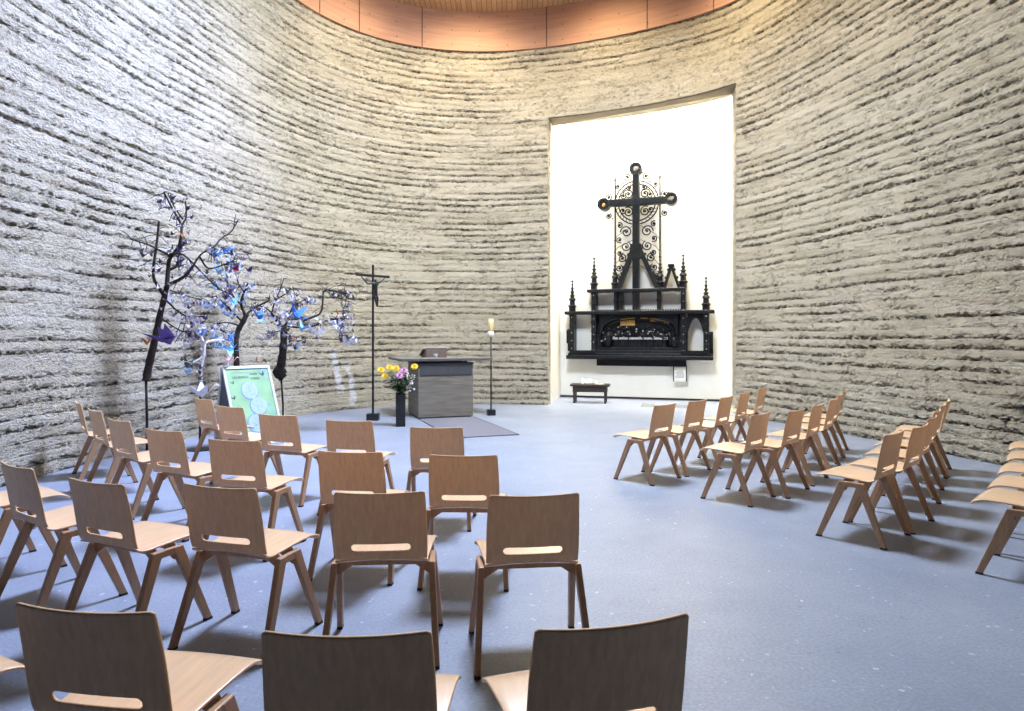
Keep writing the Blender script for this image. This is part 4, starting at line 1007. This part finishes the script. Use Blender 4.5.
def tree(label, px, d, trunk, branches, polebase, bark='bark', twigs=3, trunk_r=(.05, .03)):
    base = floor_at(px, d); t = thing('bare_branch_tree', label, 'tree', base)
    loc = lambda q: q - base
    P = sm_path([loc(at(x, y, d + dd)) for x, y, dd in trunk]); n = len(P)
    rad = [trunk_r[0] + (trunk_r[1] - trunk_r[0]) * i / (n - 1) for i in range(n)]; rad = [r * rnd.uniform(.86, 1.14) for r in rad]
    m = MB(); m.tube(P, rad, 9); m.build('trunk', M[bark], t, True)
    m = MB(); m.tube([Vector((0, 0, .01)), Vector((0, 0, P[0].z * .5)), P[0] + Vector((0, 0, .06))], .016, 8); m.build('stand_pole', M['black'], t, True)
    m = MB(); m.lathe([(.17, 0), (.17, .012), (.03, .02), (.02, .05)], n=24); m.build('stand_plate', M['black'], t)
    tips = []
    for (pl, r0, r1) in branches:
        # branches fan in depth as real ones do
        Q = [loc(at(x, y, d + dd)) for x, y, dd in pl]; Q = sm_path(Q); k = len(Q)
        m = MB(); m.tube(Q, [r0 + (r1 - r0) * i / (k - 1) for i in range(k)], 7)
        for _ in range(twigs * max(1, len(pl) - 1)):
            i = rnd.randrange(k // 3, k); q = Q[i]; dv = Vector((rnd.gauss(0, 1), rnd.gauss(0, .8), rnd.gauss(-.15, .8))); dv = dv.normalized() * rnd.uniform(.06, .20)
            m.tube([q, q + dv * .5 + Vector((0, 0, .015)), q + dv], [.006, .0045, .003], 5); tips.append(q + dv + base)
        for i in range(k // 3, k): tips.append(Q[i] + base)
        m.build('branch', M[bark], t, True)
    return t, tips
EXTRA = []
def hang(tips, n, cols, where, xr=None, yr=None, size=(.055, .095)):
    """hang n cranes on the twig ends of a tree, colours weighted, optionally only inside a part of the crown"""
    ok = []
    for q in tips:
        px, py = CX + F * q.x / q.y, HY - F * (q.z - H) / q.y
        if (xr is None or xr[0] <= px <= xr[1]) and (yr is None or yr[0] <= py <= yr[1]): ok.append(q)
    for i in range(int(n * 1.3)):                       # the smallest, uncountable birds of this crown
        q = rnd.choice(ok); EXTRA.append((q + Vector((rnd.gauss(0, .07), rnd.gauss(0, .09), rnd.gauss(-.04, .06))), rnd.choice(list(cols) + ['paperw'] * 3 + ['paperg', 'paperp']), rnd.uniform(.032, .058)))
    for i in range(n):
        q = rnd.choice(ok); c = rnd.choice(cols)
        p = q + Vector((rnd.gauss(0, .045), rnd.gauss(0, .06), -rnd.uniform(.02, .12)))
        crane(p, c, rnd.uniform(*size), 'small %s folded paper crane hanging in %s' % (CN[c], where), '%s paper cranes in %s' % (CN[c], where))
# tallest tree at the left
t1, tips1 = tree('tallest bare tree of paper cranes, leftmost, on a thin black stand', 147, 8.35,
    [(146, 381, 0), (149, 365, .02), (155, 340, 0), (160, 315, .02), (165, 295, 0), (167, 286, 0)],
    [([(164, 296, 0), (158, 286, -.05), (153, 278, -.1), (154, 262, -.15), (157, 243, -.1), (159, 221, -.1)], .022, .013),
     ([(167, 287, 0), (168, 270, .05), (169.5, 257, .05), (178, 250.5, .05), (181, 239, .0), (182, 224, .05), (173, 210, 0), (164, 192, -.05)], .030, .009),
     ([(182, 225, .05), (187, 217, .1), (185.5, 201, .15)], .014, .008), ([(183, 219, .05), (174, 207, .1), (168, 193.5, .12)], .012, .006),
     ([(170, 256, .05), (152, 246, -.2), (140, 242, -.3), (130, 239, -.35)], .014, .007),
     ([(169, 270, .05), (178, 266, .1), (179.5, 254, .1), (181, 243, .05)], .020, .014),
     ([(168, 285, 0), (185, 277, -.15), (193, 266, -.25)], .026, .013),
     ([(170, 254, .05), (182, 253, -.1), (192, 262, -.2), (204, 275, -.3), (219, 289, -.4), (226, 292, -.45)], .013, .008),
     ([(193, 266, -.25), (201, 253, -.2), (214, 247.6, -.1), (221, 238, 0), (231, 233, .1), (238, 220.5, .2)], .012, .007),
     ([(200, 257, -.2), (207, 269.5, .0), (218, 267, .1), (228, 263, .2), (238, 258, .3)], .012, .006), ([(214, 248, -.1), (222, 254, .1), (252, 254, .35)], .009, .005),
     ([(166, 300, 0), (178, 312, -.2), (190, 318, -.3), (205, 316, -.4)], .012, .006), ([(161, 318, 0), (178, 330, .1), (192, 334, .15)], .010, .006), ([(170, 290, 0), (186, 296, .15), (202, 300, .2)], .010, .006)], None)
w1 = 'the tallest left tree'
hang(tips1, 26, ['paperp', 'paperg', 'paperp', 'paperl'], w1, (140, 215), (190, 275))
hang(tips1, 34, ['paperl', 'paperp', 'paperw', 'paperg', 'paperl'], w1, (150, 215), (280, 345))
hang(tips1, 26, ['paperl', 'paperp', 'paperw', 'papers', 'paperl', 'paperb'], w1, (200, 250), (240, 300))
crane(at(168, 339, 8.15), 'paperv', .24, 'big violet paper crane perched on the tallest tree trunk', None, (.1, -.35, .3))
crane(at(147, 343, 8.15), 'papero', .09, 'orange paper crane on the tallest tree trunk beside the violet one', None, (.2, .1, 2.8))
crane(at(182, 236, 8.3), 'papero', .07, 'small rust orange paper crane high on the tallest tree')
crane(at(236, 270, 8.5), 'paperr', .10, 'dark red paper crane hanging right of the tallest tree crown', None, (1.2, .2, .4))
crane(at(249, 271, 8.65), 'paperp', .09, 'dark purple paper crane hanging alone right of the red one', None, (1.3, .3, .8))
# small pale tree
t2, tips2 = tree('smallest tree, a peeled white branch on a pole beside the green sign', 200, 8.9,
    [(200.5, 382, 0), (200, 372, 0), (202, 362, .02), (204, 352, 0), (204.5, 341, 0)],
    [([(204, 343, 0), (200, 334, 0), (198.8, 326, .05)], .017, .010), ([(204.5, 342, 0), (209, 338, -.1), (211, 332, -.15)], .014, .009), ([(205, 343, 0), (214, 340, .1), (224, 340, .2)], .018, .011), ([(203, 356, 0), (196, 361, -.1), (190, 363.5, -.15)], .012, .007)], None, 'peeled', 2, (.026, .022))
w2 = 'the small white branch tree'
hang(tips2, 14, ['paperg', 'papers', 'paperw', 'paperp', 'paperb'], w2)
crane(at(187.5, 364.5, 8.75), 'papere', .11, 'dark green paper crane at the left of the small white branch', None, (.3, .2, 3.3))
crane(at(202, 393, 8.75), 'paperw', .20, 'large white paper crane hanging low on the small tree pole', None, (.1, 0, .6))
for dy in (368, 373, 379): crane(at(200 + rnd.uniform(-2, 2), dy, 8.85), 'paperg', .075, 'grey paper crane clustered on the small tree pole', 'grey paper cranes on the small tree pole')
# middle tree behind the sign
t3, tips3 = tree('middle tree of paper cranes, its trunk rising behind the green sign', 236, 10.1,
    [(236, 392, 0), (237, 364, 0), (236, 345, 0), (237, 332, .03), (243, 322, 0), (247, 314, 0)],
    [([(246, 316, 0), (240, 304, -.1), (244, 292, -.15), (248, 283, -.2)], .024, .010), ([(246, 315, 0), (252, 309, .1), (262, 304, .15), (270, 300, .2)], .022, .010), ([(243, 322, 0), (232, 312, -.1), (224, 303, -.2), (216, 296, -.3)], .018, .008),
     ([(240, 326, 0), (228, 322, .1), (216, 324, .2)], .014, .007), ([(236, 345, 0), (228, 334, -.1), (220, 330, -.15)], .012, .006), ([(240, 304, -.1), (230, 292, -.15), (226, 276, -.2), (228, 258, -.25)], .013, .006), ([(244, 292, -.1), (236, 280, .1), (234, 262, .2)], .011, .006)], None, trunk_r=(.046, .034))
w3 = 'the middle tree'
hang(tips3, 40, ['paperl', 'paperw', 'paperp', 'paperl', 'papers', 'paperg'], w3, (205, 262), (240, 305))
hang(tips3, 22, ['paperw', 'papers', 'paperb', 'paperl'], w3, (205, 245), (300, 345))
crane(at(229, 290, 9.8), 'papern', .08, 'pink paper crane in the middle tree crown')
crane(at(214, 306, 9.8), 'papero', .075, 'small orange paper crane at the left of the middle tree')
crane(at(234, 303, 9.8), 'papers', .13, 'bright sky blue paper crane high in the middle tree', None, (.8, .3, .3))
crane(at(230, 350, 9.8), 'papers', .15, 'sky blue paper crane just above the green sign', None, (1.3, .2, .5)); crane(at(229, 340, 9.8), 'paperb', .10, 'blue paper crane above the sky blue one over the sign')
crane(at(260, 317, 10.0), 'paperb', .15, 'blue paper crane between the middle and right trees', None, (.5, .3, .5)); crane(at(263, 321, 9.9), 'papers', .10, 'sky blue paper crane touching the blue one between trees')
sgt = Vector((pA.x, pA.y, zA + .03))
crane(sgt - sA * .22 + Vector((0, 0, .03)), 'papern', .12, 'pink paper crane standing on the left end of the sign top', None, (0, 0, .8)); crane(sgt - sA * .28 + hA * .05, 'paperw', .09, 'white paper crane at the left corner of the sign top', None, (0, .1, 2.2)); crane(sgt + sA * .16 + Vector((0, 0, .05)), 'papero', .07, 'small rust paper crane on the right half of sign top', None, (0, 0, 2.0))
# right tree
t4, tips4 = tree('rightmost tree of paper cranes with a knotted root above its pole', 283, 10.7,
    [(281, 378, 0), (280.5, 372, 0), (281, 366, 0), (283, 352, 0), (284, 340, 0), (284, 327, 0)],
    [([(284, 328, 0), (275, 318, -.1), (270.6, 312, -.15)], .030, .012), ([(284.5, 328, 0), (288, 320, .05), (291, 312, .1), (294, 304, .1)], .026, .012), ([(294, 304, .1), (300, 313, .0), (302, 320, 0)], .014, .009),
     ([(288, 326, 0), (300, 328, -.1), (313, 326.5, -.15), (322, 322, -.2), (332, 319.5, -.25), (340, 319, -.3)], .017, .010), ([(303, 321, 0), (313, 317, .0), (321, 314, .05), (323, 303, .05), (323, 291, .1), (328, 289.5, .1), (336, 291.5, .05), (345, 293.5, 0), (351, 292.3, 0)], .019, .012),
     ([(272, 312, -.15), (275, 300, -.2), (284, 295, -.2), (293, 287, -.2)], .013, .008), ([(277, 297, -.2), (281, 288, -.2), (284, 278, -.2)], .009, .005), ([(271, 312, -.1), (262, 305, .0), (252, 310, .05)], .013, .006),
     ([(336, 319.5, -.3), (344, 324, -.25), (342, 338, -.2)], .008, .005), ([(346, 293.5, 0), (346, 305, -.05), (342, 312, -.1)], .006, .004), ([(294, 305, .1), (304, 300, .15), (312, 298, .2)], .009, .005), ([(284, 330, 0), (292, 337, -.15), (298, 342, -.2)], .010, .005), ([(284, 330, 0), (274, 332, .1), (266, 334, .15)], .010, .005)], None, trunk_r=(.070, .052))
base4 = floor_at(283, 10.7)
m = MB(); m.ball(at(280, 372.5, 10.7) - base4, .10, 12, 9, 1, 1, 1.15); m.v = [tuple(Vector(v) + Vector((rnd.gauss(0, 1), rnd.gauss(0, 1), rnd.gauss(0, 1))) * .014) for v in m.v]; m.build('root_knot', M['bark'], t4, True)
w4 = 'the right tree'
hang(tips4, 84, ['paperw', 'paperl', 'paperw', 'paperl', 'paperp', 'paperg'], w4, (255, 318), (288, 350))
hang(tips4, 10, ['paperw', 'paperl'], w4, (310, 335), (312, 340))
hang(tips4, 16, ['paperg', 'paperp', 'paperg'], w4, (325, 352), (288, 316))
hang(tips4, 30, ['paperl', 'paperp', 'paperl', 'paperg', 'paperw'], w4, (330, 352), (318, 345))
crane(at(296, 315, 10.4), 'paperb', .20, 'largest blue paper crane in the middle of the right tree', None, (.6, .8, .2)); crane(at(302, 329, 10.3), 'papers', .13, 'sky blue paper crane just below the largest blue one', None, (.4, .2, 1.0))
crane(at(295, 339, 10.4), 'papero', .085, 'small orange paper crane below the right tree fork'); crane(at(297, 348, 10.4), 'paperb', .09, 'blue paper crane hanging lowest beside the right trunk')
crane(at(338, 313, 10.4), 'papero', .10, 'orange paper crane at the far right branch end')

# the remaining crowd of small cranes
cols_ = sorted({c for _, c, _ in EXTRA}); mb = MB()
for p, c, sz in EXTRA:
    me = rnd.choice(CM[c]); rot = Matrix.Rotation(rnd.uniform(0, 6.28), 3, 'Z') @ Matrix.Rotation(rnd.uniform(-.7, .7), 3, 'X')
    mb.m = cols_.index(c); mb.add([rot @ (v.co * sz) + p for v in me.vertices], [list(f.vertices) for f in me.polygons])
o = mb.build('small_paper_cranes', [M[c] for c in cols_]); o['kind'] = 'stuff'; tag(o, 'crowd of the smallest paper cranes filling the crowns of the bare trees', 'paper cranes')

# ------------------------------------------------------------------ light
def spot(name, loc, tgt, power, col, ang=110, blend=.9, size=.3):
    l = bpy.data.lights.new(name, 'SPOT'); l.energy = power; l.color = col; l.spot_size = R(ang); l.spot_blend = blend; l.shadow_soft_size = size
    o = bpy.data.objects.new(name, l); COL.objects.link(o); o.location = loc
    o.rotation_euler = (Vector(tgt) - Vector(loc)).to_track_quat('-Z', 'Y').to_euler(); return o
def area(name, loc, rot, sx, sy, power, col, spread=180):
    l = bpy.data.lights.new(name, 'AREA'); l.shape = 'RECTANGLE'; l.size = sx; l.size_y = sy; l.energy = power; l.color = col; l.spread = R(spread)
    o = bpy.data.objects.new(name, l); COL.objects.link(o); o.location = loc; o.rotation_euler = rot; return o
area('roof_light', (SKX, SKY, ZC + .12), (0, R(20), 0), SKW * .92, SKD * .92, 1220, (.74, .84, 1.0))
spot('left_wall_blue_fill', (SKX, SKY, ZC + .1), (-4.9, 7.0, 3.4), 2600, (.20, .33, 1.0), 100, 1.0, .8)  # added blue spot in the roof opening, tints the left wall only
cN = NP((nu(560) + nu(735)) / 2, 1.0, ZT - .3)
area('niche_light', cN, (R(28), 0, -PHI), 3.3, .9, 850, (1.0, .94, .84))

for px_, en_ in ((345, 190), (470, 270), (610, 250), (760, 280), (960, 260)):
    t_ = (px_ - CX) / F; k_ = int(np.argmin(np.abs(curve[:, 0] - t_ * curve[:, 1]) + 100 * (curve[:, 1] < 4)))
    q_ = wall_xy(np.array(SL[k_])); i_ = q_ - wall_out(np.array(SL[k_])) * 1.7
    spot('ceiling_washer', (i_[0], i_[1], ZC - .12), (q_[0], q_[1], 6.2), en_, (1.0, .80, .50), 120, 1.0, .2)

w = bpy.data.worlds.new('World'); bpy.context.scene.world = w; w.use_nodes = True
bg = w.node_tree.nodes['Background']; bg.inputs['Color'].default_value = (.75, .85, 1, 1); bg.inputs['Strength'].default_value = .006

# ------------------------------------------------------------------ camera
cam = bpy.data.cameras.new('camera'); co = bpy.data.objects.new('camera', cam); COL.objects.link(co)
co.location = (0, 0, H); co.rotation_euler = (R(90), 0, 0)
cam.sensor_width = 36; cam.lens = 36 * F / 1024; cam.shift_y = -(711 / 2 - HY) / 1024; cam.clip_start = .05; cam.clip_end = 100
sc = bpy.context.scene; sc.camera = co
sc.view_settings.view_transform = 'Standard'; sc.view_settings.look = 'None'; sc.view_settings.gamma = 1; sc.view_settings.use_curve_mapping = False
sc.view_settings.exposure = .55
sc.cycles.use_denoising = True
sc.cycles.max_bounces = 8; sc.cycles.diffuse_bounces = 5
sc.cycles.caustics_reflective = False; sc.cycles.caustics_refractive = False
